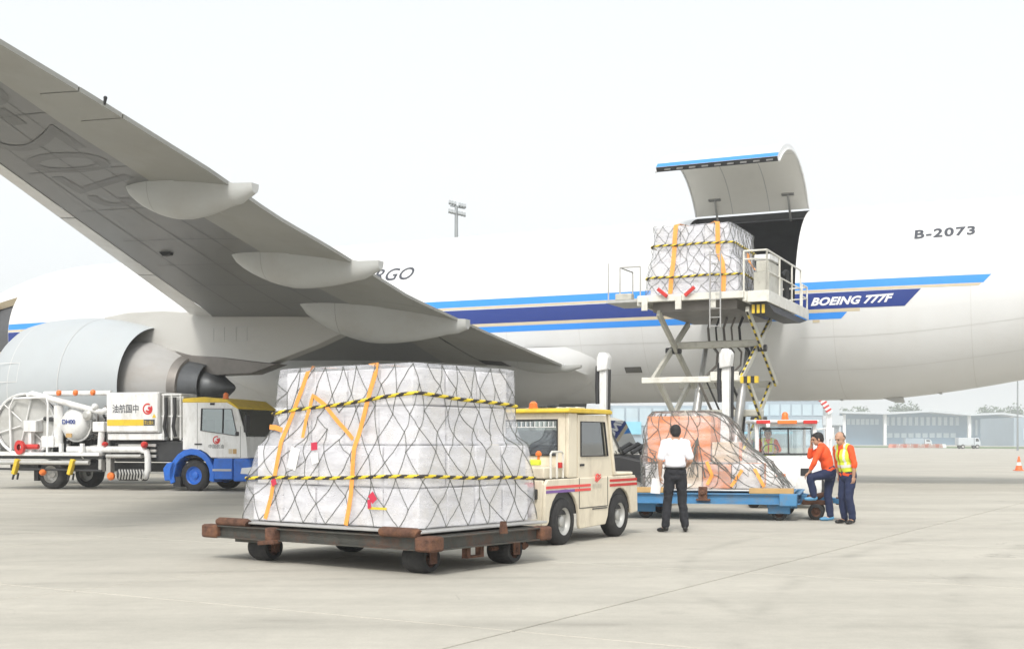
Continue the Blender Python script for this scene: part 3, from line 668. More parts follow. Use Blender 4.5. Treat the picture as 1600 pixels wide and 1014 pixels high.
def make_film(name, prof, hull, m_, parent, nz=30, ns=26):
    z0, z1 = prof[0][0], prof[-1][0]; fm = MB(); rows = []
    for i in range(nz + 1):
        z = z0 + (z1 - z0) * i / nz; rows.append([hull(4 * k / (4 * ns), z, .012) for k in range(4 * ns)])
    for t in (.06, .35, 1.0): rows.append([on_top(prof, hull, 4 * k / (4 * ns), t, .014, 0) for k in range(4 * ns)])
    fm.grid(rows, closed=True); return fm.build(name, m_, parent, angle=80)
def make_net(prof, hull, parent, cols, rows, r, seed, jit=.22, mat_='net', slack=.02, zlo=None, ac=None, sq=.0):
    rnd = random.Random(seed); z0, z1 = prof[0][0] if zlo is None else zlo, prof[-1][0]; nb = MB(); node = {}
    # columns spaced by real perimeter length
    def s_of(a):
        x0, x1, y0, y1 = rect_at(prof, (z0 + z1) / 2); L = [y1 - y0, x1 - x0, y1 - y0, x1 - x0]; T = sum(L); a = (a % 1) * T
        for k in range(4):
            if a <= L[k]: return k + a / L[k] * .9999
            a -= L[k]
        return 3.9999
    for j in range(rows + 1):
        for i in range(cols):
            a = (i + .5 * (j % 2) + rnd.uniform(-jit, jit) * (0 if j in (0,) else 1)) / cols
            if ac is not None and abs(a - ac) < .42: a = ac + (a - ac) * (1 - sq * j / rows)
            z = z0 + (z1 - z0) * min(1, max(0, (j + (rnd.uniform(-jit, jit) if 0 < j < rows else 0)) / rows)); node[i, j] = (a, z)
    def line(a0, zz0, a1, zz1, n=5):
        if a1 - a0 > .5: a1 -= 1
        if a0 - a1 > .5: a1 += 1
        pts = []; sg = rnd.uniform(-1, 1) * .02 / 1
        for k in range(n + 1):
            q = k / n; b = math.sin(math.pi * q)
            pts.append(hull(s_of(a0 + (a1 - a0) * q + sg * b * .12), zz0 + (zz1 - zz0) * q - b * slack * rnd.uniform(.3, 1), r + .016))
        nb.tube(pts, r, 5)
    for j in range(rows):
        for i in range(cols):
            a, z = node[i, j]
            for d in (0, 1):
                i2 = (i + (d if j % 2 else d - 1)) % cols; b, z2 = node[i2, j + 1]
                if rnd.random() < .05: continue
                line(a, z, b, z2)
    for i in range(cols):                                        # over the top, towards the middle
        a, z = node[i, rows]; s = s_of(a); nb.tube([on_top(prof, hull, s + rnd.uniform(-.03, .03) * t, t, .018, 0) for t in (0, .25, .5, .8)], r, 5)
        pt = hull(s, z, r + .02); nb.ball(pt, r * 1.7, 6, 4)
    for (i, j), (a, z) in node.items():
        if 0 < j < rows: nb.ball(hull(s_of(a), z, r + .018), r * 1.9, 6, 4)
    o = nb.build('cargo_net', mat_, parent, angle=80, fixn=False); return o
def ribbon(name, pts, nrm, wd, m_, parent, th=.004):
    rb = MB(); rows = []
    for i, p in enumerate(pts):
        d = (pts[min(i + 1, len(pts) - 1)] - pts[max(i - 1, 0)]).normalized(); nn = nrm[i] if isinstance(nrm, list) else nrm; sd = d.cross(nn).normalized()
        rows.append([p - sd * wd / 2, p + sd * wd / 2, p + sd * wd / 2 + nn * th, p - sd * wd / 2 + nn * th])
    rb.grid(rows, closed=True); rb.add(rows[0], [(0, 1, 2, 3)]); rb.add(rows[-1], [(3, 2, 1, 0)]); return rb.build(name, m_, parent, angle=50)
def hazard_rope(pts, r, parent, pitch=.052, n=10):
    # resample then twist two colours round the rope
    L = [0]
    for a, b in zip(pts, pts[1:]): L.append(L[-1] + (b - a).length)
    st = pitch / 6; N = int(L[-1] / st); P = []; k = 0
    for i in range(N + 1):
        d = i * st
        while k < len(L) - 2 and L[k + 1] < d: k += 1
        q = (d - L[k]) / max(L[k + 1] - L[k], 1e-6); P.append(pts[k].lerp(pts[k + 1], min(1, max(0, q))))
    hb = MB(); hb.tube(P, r, n); cnt = (len(P) - 1) * n
    for f in range(cnt): hb.m[f] = 1 if ((f // n) + 6 * (f % n) * 2 // n) % 12 < 6 else 0
    return hb.build('hazard_rope', ['hazard_yellow', 'hazard_black'], parent, angle=80, fixn=False)
def cartons(prof_boxes, parent, rnd, mats, inset=.035):
    cache = {}
    for (x0, x1, y0, y1, z0, z1, nx, ny, nz) in prof_boxes:
        dx, dy, dz = (x1 - x0) / nx, (y1 - y0) / ny, (z1 - z0) / nz
        for a in range(nx):
            for b in range(ny):
                for c in range(nz):
                    if 0 < a < nx - 1 and 0 < b < ny - 1 and c < nz - 1: continue
                    mm = rnd.choice(mats); key = (round(dx, 3), round(dy, 3), round(dz, 3), mm)
                    if key not in cache: cache[key] = MB().box((0, 0, 0), (dx - .018, dy - .018, dz - .012)).mesh('carton', mm)
                    o = bpy.data.objects.new('carton', cache[key]); COL.objects.link(o); o.parent = parent
                    o.location = (x0 + dx * (a + .5) + rnd.uniform(-.012, .012), y0 + dy * (b + .5) + rnd.uniform(-.012, .012), z0 + dz * (c + .5)); o.rotation_euler = (0, 0, rnd.uniform(-.012, .012))
                    bv = o.modifiers.new('bevel', 'BEVEL'); bv.width = .012; bv.segments = 1
def sticker(pos, nrm, wd, ht, m_, parent, tilt=0, name='sticker', th=.003):
    nrm = V(nrm).normalized(); r = V((0, 0, 1)).cross(nrm).normalized(); u = nrm.cross(r); c, s = math.cos(tilt), math.sin(tilt)
    r, u = r * c + u * s, u * c - r * s; q = MB(); q.box(pos, (wd, ht, th), Matrix((r, u, nrm)).transposed()); return q.build(name, m_, parent)

# ---- near load on the rusty dolly; local x runs along its right face, y along its left face
NEAR_L, NEAR_A = (-.874, 13.31, 0), rad(53.0)
DZ = .455
nl = thing('cargo_load', 'tall white film-wrapped cargo with black net and orange straps on rusty dolly', 'cargo', (NEAR_L[0], NEAR_L[1], DZ), NEAR_A)
PN = [(.05, .10, 2.30, .22, 3.16), (.45, .12, 2.27, .25, 3.10), (.86, .15, 2.25, .29, 2.99), (.97, .17, 2.22, .31, 2.90), (1.02, .18, 2.12, .33, 2.82), (1.15, .21, 2.10, .38, 2.74), (1.86, .25, 2.12, .44, 2.64)]
hN = hull_fn(PN, 3.1, .022)
bs_ = MB(); bs_.bb(.02, 2.36, .14, 3.26, .0, .03); bs_.build('pallet_sheet', 'pallet_alu', nl, bevel=.008)
cartons([(.18, 2.21, .32, 3.03, .035, .48, 4, 5, 1), (.2, 2.19, .34, 2.96, .485, .955, 4, 5, 1), (.29, 2.0, .48, 2.66, .96, 1.40, 3, 4, 1), (.31, 2.02, .50, 2.58, 1.405, 1.83, 3, 4, 1)], nl, random.Random(5), ['carton'])
make_film('wrapping_film', PN, hN, 'film', nl)
make_net(PN, hN, nl, 28, 7, .0046, 11, .26, slack=.02, ac=.29, sq=.10)
def pxl(u, v, X=None, Y=None, L=NEAR_L, A=NEAR_A, zo=DZ):          # ray through a picture point onto a vertical face of the load
    d = V(((u - 800) / FPX, 1, (VHOR - v) / FPX)); o = V((0, 0, CAMH)) - V((L[0], L[1], zo)); Rm = Matrix.Rotation(-A, 3, 'Z'); d = Rm @ d; o = Rm @ o
    t = (X - o.x) / d.x if X is not None else (Y - o.y) / d.y; return o + d * t
def sA(y, z): x0, x1, y0, y1 = rect_at(PN, z); return (y1 - y) / (y1 - y0)
def faceA(u, v, off=.02):
    p = pxl(u, v, X=.2); p = pxl(u, v, X=rect_at(PN, max(.06, min(1.85, p.z)))[0]); z = max(.05, min(1.86, p.z)); return hN(max(0, min(.9999, sA(p.y, z))), z, off)
def along(pl, n=6, f=faceA, off=.03):
    out = []
    for (a, b), (c, d) in zip(pl, pl[1:]):
        out += [f(a + (c - a) * k / n, b + (d - b) * k / n, off) for k in range(n)]
    out.append(f(*pl[-1], off)); return out
NX = V((-1, 0, .05)).normalized()
ribbon('strap', [V((1.2, 2.32, 1.9)), V((.5, 2.28, 1.895))] + along([(490, 569), (462, 640), (443, 690), (430, 752), (418, 810)], 5), [V((0, 0, 1))] * 2 + [NX] * 21, .062, 'strap', nl)
ribbon('strap', [V((1.2, 1.4, 1.9)), V((.5, 1.34, 1.895))] + along([(592, 568), (572, 650), (557, 700), (551, 770), (544, 821)], 5), [V((0, 0, 1))] * 2 + [NX] * 21, .062, 'strap', nl)
ribbon('strap', along([(478, 684), (484, 650), (493, 618), (510, 632), (535, 662), (556, 686)], 4, off=.045), NX, .05, 'strap', nl)
ribbon('strap', along([(427, 667), (436, 668), (446, 672)], 3, off=.05), NX, .06, 'strap', nl)
def rope_pts(za, zb, zc, sag=.0, off=.035):
    pts = []
    for k in range(121):
        s = 4 * k / 120
        if s <= 1: z = za + (zb - za) * s + math.sin(s * 9) * .006
        elif s <= 2: z = zb + (zc - zb) * (s - 1) + math.sin(s * 8) * .006
        else: z = zc + (za - zc) * (s - 2) / 2
        pts.append(hN(s, z, off))
    return pts
hazard_rope(rope_pts(1.33, 1.53, 1.42), .021, nl, .115); hazard_rope(rope_pts(.55, .615, .55), .021, nl, .115)
sticker(faceA(494, 697, .032), NX, .10, .09, 'tag_red', nl, .1); sticker(faceA(494, 716, .032), NX, .11, .12, 'tag_white', nl, .25); sticker(faceA(460, 716, .03), NX, .15, .26, 'tag_white', nl, -.25)
sticker(faceA(586, 777, .036), NX, .09, .11, 'tag_red', nl, .7); sticker(faceA(580, 787, .034), NX, .05, .10, 'tag_red', nl, .1); sticker(faceA(432, 753, .05), NX, .08, .08, 'tag_red', nl, .4)
sticker(faceA(592, 794, .03), NX, .28, .025, 'hazard_yellow', nl, .0)
# ---- rusty dolly
dl = thing('pallet_dolly', 'rusty dark steel pallet dolly carrying the tall white load', 'dolly', NEAR_L, NEAR_A)
def channel(mb, p0, p1, h, fw, out, mat=0, t=.014):             # C section, web on the outer side
    p0, p1, out = V(p0), V(p1), V(out)
    mb.bar(p0, p1, t, h, mat); mb.bar(p0 + out * fw / 2 + V((0, 0, h / 2 - t / 2)), p1 + out * fw / 2 + V((0, 0, h / 2 - t / 2)), fw, t, mat); mb.bar(p0 + out * fw / 2 - V((0, 0, h / 2 - t / 2)), p1 + out * fw / 2 - V((0, 0, h / 2 - t / 2)), fw, t, mat)
ZB = .35
for nm, p0, p1, ot in (('side_beam', (.06, .12, ZB), (.06, 2.42, ZB), (-1, 0, 0)), ('side_beam', (.02, 2.52, ZB), (.02, 3.62, ZB), (-1, 0, 0)), ('end_beam', (.12, .06, ZB), (2.08, .06, ZB), (0, -1, 0)), ('side_beam', (2.14, .1, ZB), (2.14, 3.56, ZB), (1, 0, 0)), ('end_beam', (.1, 3.56, ZB), (2.08, 3.56, ZB), (0, 1, 0))):
    c = MB(); channel(c, p0, p1, .15, .06, ot); c.build(nm, 'frame_steel', dl)
for c_, d_ in (((.08, .08, ZB), (.24, .24, .165)), ((2.12, .08, ZB), (.22, .22, .165)), ((.02, 3.55, ZB), (.17, .28, .165)), ((2.12, 3.55, ZB), (.22, .22, .165)), ((.02, 2.47, ZB - .01), (.15, .16, .19))):
    MB().box(c_, d_).build('corner_block', 'rust', dl, bevel=.03)
for y in (.5, 1.3, 2.1, 2.9, 3.4): MB().bar((.1, y, ZB + .02), (2.1, y, ZB + .02), .08, .10).build('cross_member', 'frame_steel', dl)
MB().bb(.1, 2.1, .1, 3.52, .418, .43).build('deck_plate', 'frame_steel', dl)
for y0, y1, x in ((2.92, 3.46, .03), (.16, .70, -.0)):
    r_ = MB(); r_.tube([(x, y0, .452), (x, y0 + .03, .468), (x, y1 - .03, .468), (x, y1, .452)], .055, 10); r_.build('guide_roller', 'rust', dl, angle=50)
MB().bar((-.02, 2.36, .27), (-.02, 2.64, .245), .12, .05).build('pallet_stop', 'rust', dl, bevel=.01)
MB().prism([(0, 0), (.09, 0), (.06, .14), (.02, .14)], -.03, .03, lambda p, q, t: V((1.22 + p, -.02 + t, .40 + q))).build('pallet_stop', 'rust', dl)
br = MB(); br.bb(.78, .84, .12, .20, .16, .28); br.bb(1.02, 1.08, .12, .20, .16, .28); br.bb(.78, 1.08, .12, .20, .14, .165); br.build('tow_bracket', 'rust', dl)
MB().bar((.05, 3.15, .26), (.05, 2.45, .26), .06, .05).build('lower_rail', 'frame_steel', dl)
for x, y in ((.33, .42), (.30, 2.92), (1.78, .36), (1.78, 2.92)):
    fk = MB(); fk.bb(x - .14, x + .14, y - .19, y + .19, .262, .288); fk.bb(x - .06, x + .06, y - .19, y - .175, .11, .27); fk.bb(x - .06, x + .06, y + .175, y + .19, .11, .27); fk.cyl((x, y - .2, .17), (x, y + .2, .17), .025, None, 8); fk.build('caster_fork', 'rust', dl)
    add_wheel(dl, (x, y, .165), (0, -1, 0), .165, .32, rim='rust', nuts=0)
ax = MB(); ax.cyl((1.5, .36, .19), (2.15, .30, .19), .03, None, 8); ax.cyl((2.0, .22, .2), (2.0, .40, .2), .05, None, 8); ax.build('tow_hook', 'rust', dl)

# ---- load on the raised loader platform (plane coordinates)
LX, LY = -2.12, 7.7
ul = thing('cargo_load', 'white netted cargo with orange straps up on the loader platform', 'cargo', (plane.location.x + LX * math.cos(NA) - LY * math.sin(NA), plane.location.y + LX * math.sin(NA) + LY * math.cos(NA), 5.66), NA + math.pi / 2)
# local x -> outboard (towards the camera), local y -> towards the tail... faces: x1 side is seen from the front
PU = [(.03, -1.5, 1.62, -1.25, 1.55), (.55, -1.5, 1.62, -1.22, 1.55), (.95, -1.45, 1.56, -1.15, 1.45), (1.1, -1.4, 1.5, -1.1, 1.28), (2.02, -1.38, 1.45, -1.05, 1.22)]
hU = hull_fn(PU, 9.4, .03)
MB().bb(-1.56, 1.68, -1.32, 1.64, 0, .03).build('pallet_sheet', 'pallet_alu', ul, bevel=.008)
cartons([(-1.42, 1.54, -1.14, 1.46, .035, .5, 4, 4, 1), (-1.40, 1.52, -1.1, 1.42, .505, .97, 4, 4, 1), (-1.3, 1.42, -1.0, 1.18, .975, 1.5, 3, 3, 1), (-1.3, 1.41, -.98, 1.16, 1.505, 1.99, 3, 3, 1)], ul, random.Random(8), ['carton'])
make_film('wrapping_film', PU, hU, 'film', ul, 20, 20)
make_net(PU, hU, ul, 32, 8, .0072, 21, .24, slack=.025)
UP = V((1, 0, .03)).normalized()
for s, s2 in ((2.84, 2.83), (2.30, 2.27)):
    pts = [V((.2, 0, 2.08)).lerp(hU(s, 2.02, .03), q) for q in (.3, .9)]
    for p in pts: p.z = 2.08
    ribbon('strap', pts + [hU(s + (s2 - s) * k / 12, 2.02 - 1.98 * k / 12, .035) for k in range(13)], [V((0, 0, 1))] * 2 + [UP] * 13, .13, 'strap', ul)
def ring_pts(hf, z, off, n=100): return [hf(4 * k / n, z + math.sin(k * .5) * .01, off) for k in range(n + 1)]
hazard_rope(ring_pts(hU, 1.45, .05), .03, ul, .12); hazard_rope(ring_pts(hU, .52, .05), .03, ul, .12)
ribbon('strap', [hU(3.62, 1.36 - .5 * q, .045) for q in (0, .3, .6, 1)], V((0, 1, 0)), .3, 'strap', ul)

# ---- sloping load on the blue dolly; local x along its front edge (to the right), y away
BL = (2.02, 23.55, 0); BA = math.atan2(22.75 - 23.55, 4.98 - 2.02)
bl = thing('cargo_load', 'orange and white netted cargo sloping down to the right on blue dolly', 'cargo', (BL[0], BL[1], .53), BA)
PB = [(.03, .34, 3.06, .22, 2.5), (.30, .36, 2.86, .25, 2.45), (.55, .38, 2.68, .28, 2.42), (.8, .39, 2.34, .29, 2.38), (1.05, .40, 2.16, .30, 2.36), (1.3, .41, 1.98, .32, 2.34), (1.42, .44, 1.86, .36, 2.3), (1.48, .52, 1.70, .42, 2.2)]
hB = hull_fn(PB, 14.2, .075, .22)
MB().bb(.28, 3.14, .16, 2.56, 0, .03).build('pallet_sheet', 'pallet_alu', bl, bevel=.008)
rb_ = random.Random(3)
cartons([(.46, 1.68, .42, 2.2, .53, 1.41, 2, 3, 1)], bl, rb_, ['carton_orange']); cartons([(.44, 2.6, .34, 2.3, .04, .50, 4, 3, 1)], bl, rb_, ['carton', 'carton_tan', 'carton', 'carton_orange']); cartons([(1.70, 2.12, .42, 2.2, .53, .92, 1, 3, 1)], bl, rb_, ['carton_tan', 'carton_orange'])
make_film('wrapping_film', PB, hB, 'film_thin', bl, 20, 20)
make_net(PB, hB, bl, 24, 5, .0075, 31, .28, slack=.05)
for pl in ([(1.62, .55), (1.72, .3), (1.60, .06)], [(2.28, .40), (2.15, .2), (2.05, .05)], [(2.5, .42), (2.62, .2), (2.7, .05)]):
    pts = []
    for (xa, za), (xb, zb) in zip(pl, pl[1:]):
        for k in range(4):
            x, z = xa + (xb - xa) * k / 4, za + (zb - za) * k / 4; r = rect_at(PB, z); pts.append(hB(1 + min(.98, (x - r[0]) / (r[1] - r[0])), z, .05))
    ribbon('strap', pts, V((0, -1, .2)).normalized(), .06, 'strap', bl)
nb2 = MB(); rr = random.Random(2)                              # bunched net ropes hanging at the corner and down the slope
for k in range(18):
    s0 = rr.uniform(1.0, 1.12) if k < 8 else rr.uniform(1.55, 2.2); z0 = rr.uniform(.45, .8); pts = []
    for i in range(9):
        q = i / 8; s = s0 + (rr.uniform(-.04, .04) if k < 8 else q * .12); z = max(.06, z0 - q * rr.uniform(.25, .5)); pts.append(hB(s, z, .04 + .03 * math.sin(q * 3 + k)))
    nb2.tube(pts, .008, 5)
for k in range(10):
    x = 1.45 + rr.uniform(-.1, .1); pts = []
    for i in range(8):
        q = i / 7; z = 1.0 - .75 * q; xx = 1.45 + (x - 1.45 + (k - 7) * .05) * q; r = rect_at(PB, z); pts.append(hB(1 + (xx - r[0]) / (r[1] - r[0]), z, .05 + .03 * math.sin(q * 3)))
    nb2.tube(pts, .0075, 5)
nb2.build('gathered_net', 'net', bl, fixn=False)
# ---- blue dolly
bd = thing('pallet_dolly', 'blue steel pallet dolly with tan boards under the sloping load', 'dolly', BL, BA)
for p0, p1, ot, nm in (((-.1, 0, .40), (2.98, 0, .40), (0, -1, 0), 'side_beam'), ((-.1, 2.66, .40), (3.3, 2.66, .40), (0, 1, 0), 'side_beam'), ((3.26, .08, .40), (3.26, 2.6, .40), (1, 0, 0), 'end_beam'), ((-.1, .08, .40), (-.1, 2.6, .40), (-1, 0, 0), 'end_beam')):
    c = MB(); channel(c, p0, p1, .19, .07, ot); c.build(nm, 'dolly_blue', bd)
MB().box((3.12, .02, .39), (.32, .2, .23)).build('corner_block', 'dolly_blue', bd, bevel=.02)
MB().bb(-.05, 3.2, .06, 2.6, .485, .50).build('deck_plate', 'dolly_blue', bd)
for x0, x1 in ((-.1, .95), (2.42, 3.22)): MB().bb(x0, x1, -.05, .1, .50, .60).build('edge_board', 'tan_board', bd, bevel=.008)
ps = MB(); ps.bb(1.50, 1.66, -.10, -.02, .38, .62); ps.bb(1.46, 1.72, -.12, -.04, .36, .40); ps.cyl((1.58, -.1, .52), (1.58, -.16, .52), .05, None, 10); ps.build('pallet_stop', 'rust', bd, bevel=.01)
for x in (.5, 1.4, 2.4): MB().bar((x, .1, .36), (x, 2.6, .36), .1, .12).build('cross_member', 'dolly_blue', bd)
for x, y in ((.45, .4), (2.95, .25), (.45, 2.2), (3.0, 2.2)):
    fk = MB(); fk.bb(x - .22, x + .22, y - .13, y + .13, .24, .32); fk.bb(x - .2, x + .2, y - .15, y - .12, .05 + .08, .3); fk.build('caster_fork', 'dolly_blue', bd, bevel=.01)
    add_wheel(bd, (x, y, .14), (0, -1, 0), .14, .16, rim='rust', nuts=0)
tb_ = MB(); tb_.bar((3.2, 1.0, .42), (4.05, .75, .34), .10, .09); tb_.bar((3.2, 1.7, .42), (4.05, .85, .34), .10, .09); tb_.build('tow_bar', 'dolly_blue', bd)
th_ = MB(); th_.bb(3.35, 3.9, .55, 1.15, .28, .36); th_.cyl((4.0, .8, .28), (4.0, .8, .42), .05, None, 10); th_.cyl((3.45, .72, .40), (3.8, .9, .46), .06, None, 10); th_.build('steering_head', 'rust', bd, bevel=.01)
for y in (.55, 1.35): add_wheel(bd, (3.6, y, .15), (0, -1, 0), .15, .13, rim='rust', nuts=0)
# ------------------------------------------------------------------ high loader (plane coordinates, root on the ground)
ld = thing('cargo_loader', 'grey-white scissor lift cargo loader raised to the airplane door', 'loader', plane.location[:2] + (0,) if False else (plane.location.x, plane.location.y, 0), NA)
XL, XR, YN, YF, ZP = -.78, -3.86, 9.75, 4.8, 5.62
def hz_bar(name, p0, p1, wd, h, parent, n=9, up=(1, 0, 0)):     # bar with black and yellow blocks on its edge
    p0, p1 = V(p0), V(p1); b = MB().bar(p0, p1, wd, h, up=up).build(name, 'loader_grey', parent, bevel=.01)
    d = (p1 - p0); L = d.length; d.normalize(); u = V(up); side = d.cross(u).normalized()
    if side.y < 0: side = -side
    e = MB()
    for k in range(n * 2):
        a = p0 + d * (L * (k + .06) / (n * 2)); c = p0 + d * (L * (k + .94) / (n * 2)); e.bar(a + side * (wd / 2 + .004), c + side * (wd / 2 + .004), .006, h * .55, k % 2, up=up)
    e.build('hazard_edge', ['hazard_yellow', 'hazard_black'], b); return b
# platform
pb = MB(); pb.bb(XR, XL, YN - .12, YN, ZP - .17, ZP + .02); pb.build('platform_front_beam', 'offwhite', ld, bevel=.012)
for x in (XL, XR): MB().bb(x - .06, x + .06, YF, YN - .123, ZP - .26, ZP + .02).build('platform_side_beam', 'offwhite', ld, bevel=.012)
MB().bb(XR + .063, XL - .063, YF, YN - .13, ZP - .14, ZP - .04).build('platform_deck', 'loader_grey', ld)
MB().bb(XR + .3, XL - .3, YF + .2, YN - .5, ZP - .42, ZP - .15).build('platform_underframe', 'heat_steel', ld)
for k in range(12):
    y = YF + .2 + k * .4; r_ = MB(); r_.cyl((XR + .12, y, ZP - .02), (XL - .12, y, ZP - .02), .04, None, 10); r_.build('roller', 'steel', ld)
for x in (-1.0, -2.0, -3.0):
    MB().bb(x - .09, x + .09, YN + .002, YN + .06, ZP - .42, ZP - .02).build('stop_bracket', 'offwhite', ld, bevel=.01)
for x, s in ((-1.55, 1), (-2.35, -1)): MB().bar((x - .14 * s, YN + .09, ZP - .05), (x + .14 * s, YN + .09, ZP + .18), .07, .1).build('locking_arm', 'red', ld, bevel=.01)
# bridge to the door and right hand walkway
MB().bb(XR + .25, XL - .1, R + .05, YF - .01, ZP - .2, ZP - .03).build('bridge_deck', 'offwhite', ld, bevel=.01)
MB().bb(XR - .62, XR - .065, 3.9, YN - .3, ZP - .12, ZP - .05).build('walkway', 'galv', ld)
MB().bb(XR - .66, XR - .62, 3.9, YN - .2, ZP - .30, ZP + .03).build('walkway_kick_plate', 'offwhite', ld, bevel=.01)
MB().bb(XR - .62, XR - .06, YN - .26, YN - .2, ZP - .28, ZP + .03).build('walkway_kick_plate', 'offwhite', ld, bevel=.01)
MB().prism([(3.9, ZP - .32), (YN - .4, ZP - .32), (YN - 1.2, ZP - .5), (5.0, ZP - .5)], XR - .6, XR - .1, lambda p, q, t: V((t, p, q))).build('walkway_bracket', 'dark_metal', ld)
yb = MB()
for k in range(3): yb.bb(XR - .5 + .14 * k, XR - .42 + .14 * k, YN - .45, YN - .4, ZP - .58, ZP - .34)
yb.build('warning_blocks', 'yellow', ld)
def railing(name, pts, h, parent, m_='offwhite', r=.028, mids=(.5,)):
    q = MB(); top = [V(p) + V((0, 0, h)) for p in pts]
    for p, t in zip(pts, top): q.cyl(p, t, r, None, 8)
    for a, b in zip(top, top[1:]): q.cyl(a, b, r, None, 8)
    for m__ in mids:
        for a, b in zip(pts, pts[1:]): q.cyl(V(a) + V((0, 0, h * m__)), V(b) + V((0, 0, h * m__)), r * .8, None, 8)
    return q.build(name, m_, parent)
xw = XR - .60
railing('railing', [(xw, YN - .25, ZP), (xw, 7.9, ZP), (xw, 6.2, ZP), (xw, 4.9, ZP)], 1.15, ld)
railing('railing', [(xw - .02, 4.8, ZP), (xw - .02, 4.0, ZP), (XR + .3, 3.75, ZP)], .72, ld)
railing('railing', [(xw, YN - .25, ZP), (XR + .05, YN - .25, ZP)], 1.15, ld, mids=(.8,))
railing('railing', [(XL + .12, YN - .6, ZP), (XL + .75, YN - .6, ZP), (XL + .75, 8.0, ZP)], .95, ld, 'galv', .022, mids=())
MB().cyl((XL + 1.0, YN - .3, ZP - .1), (XL + 1.0, YN - .3, ZP + 1.05), .022, None, 8).build('rail_post', 'galv', ld)
MB().bb(XL + .06, XL + 1.05, 7.9, YN - .25, ZP - .12, ZP - .05).build('walkway', 'galv', ld)
MB().box((XL + .55, YN - .45, ZP + .05), (.5, .3, .2)).build('control_box', 'loader_grey', ld, bevel=.03)
# operator console
cs_ = MB(); cs_.bb(xw + .05, xw + .5, 7.2, 9.0, ZP, ZP + .62); cs_.bb(xw + .08, xw + .45, 7.6, 8.9, ZP + .62, ZP + .95); cs_.build('control_cabinet', 'loader_grey', ld, bevel=.03)
sp = MB(); sp.prism([(8.9, ZP + .96), (8.9, ZP + 1.12), (7.9, ZP + 1.18), (7.7, ZP + .98)], xw + .02, xw + .5, lambda p, q, t: V((t, p, q))); sp.build('control_panel', 'white_paint', ld, bevel=.02)
MB().bb(xw + .03, xw + .04, 8.55, 8.85, ZP + .98, ZP + 1.1).build('panel_sticker', 'stripe_dark', ld)
hp = MB()
for k in range(4): hp.tube([(xw + .1, 7.1 - .1 * k, ZP + .75), (xw + .05, 6.9 - .1 * k, ZP + .9), (xw + .08, 6.7 - .1 * k, ZP + .5), (xw + .1, 6.6 - .1 * k, ZP + .02)], .05, 7)
hp.build('hydraulic_hoses', 'black', ld)
# ladder hung on the near side
la = MB()
for x in (XR + .62, XR + .92): la.bar((x, YN + .10, ZP + 1.15), (x, YN + .10, ZP - 1.0), .035, .035)
for k in range(9): la.cyl((XR + .62, YN + .10, ZP - .95 + k * .25), (XR + .92, YN + .10, ZP - .95 + k * .25), .014, None, 6)
la.build('ladder', 'steel', ld)
# two-stage scissors on each side
ZM, ZL = 3.22, .95
for x, hz in ((-1.1, False), (-3.7, True)):
    for (z0, z1) in ((ZM, ZP - .45), (ZL, ZM)):
        for (ya, yb_) in ((9.35, 5.7), (5.7, 9.35)):
            dxo = .0 if ya > yb_ else -.17
            if hz: hz_bar('scissor_arm', (x + dxo, ya, z0), (x + dxo, yb_, z1), .17, .10, ld, 11)
            else: MB().bar((x + dxo, ya, z0), (x + dxo, yb_, z1), .19, .10, up=(1, 0, 0)).build('scissor_arm', 'loader_grey', ld, bevel=.012)
        pn = MB(); pn.cyl((x - .3, 7.525, (z0 + z1) / 2), (x + .16, 7.525, (z0 + z1) / 2), .10, None, 12); pn.build('pivot_pin', 'dark_metal', ld)
for y, m_, w_ in ((9.4, 'offwhite', .17), (5.7, 'loader_grey', .2)): MB().bb(XR + .15, XL - .02, y - .08, y + .08, ZM - w_ / 2, ZM + w_ / 2).build('cross_beam', m_, ld, bevel=.02)
MB().bb(XR + .18, XR + 1.0, 9.49, 9.56, ZM - .06, ZM + .2).build('cross_beam_cover', 'offwhite', ld, bevel=.02)
hb_ = MB()
for k in range(5): hb_.bb(XR - .34 + .1 * k, XR - .25 + .1 * k, 9.34, 9.5, ZM - .13, ZM + .06, k % 2)
hb_.build('bumper_block', ['yellow', 'hazard_black'], ld)
for z in (4.35, 4.3, 2.3): MB().bb(-3.9, -1.3, 7.4, 7.62, z - .11, z + .1).build('torque_tube', 'loader_grey', ld, bevel=.04) if z != 4.3 else None
for k in range(5):
    x = -2.2 - k * .24; ho_ = MB(); ho_.tube([(x, 7.0, ZP - .45), (x + .16, 6.8, 4.9), (x + .1, 6.9, 4.5), (x - .3, 7.4, 4.1), (x - .35, 7.7, 3.7), (x + .1, 8.0, 3.2), (x - .15, 7.4, 2.3), (x, 7.2, .9)], .03 if k % 2 else .042, 8); ho_.build('hydraulic_hose', 'black' if k in (1, 4) else 'heat_steel', ld)
for x in (-2.0, -3.3): cy = MB(); cy.cyl((x, 8.6, 1.0), (x, 7.6, 3.0), .13, None, 12); cy.cyl((x, 7.6, 3.0), (x, 6.9, 4.3), .08, None, 12); cy.build('lift_cylinder', 'steel', ld)
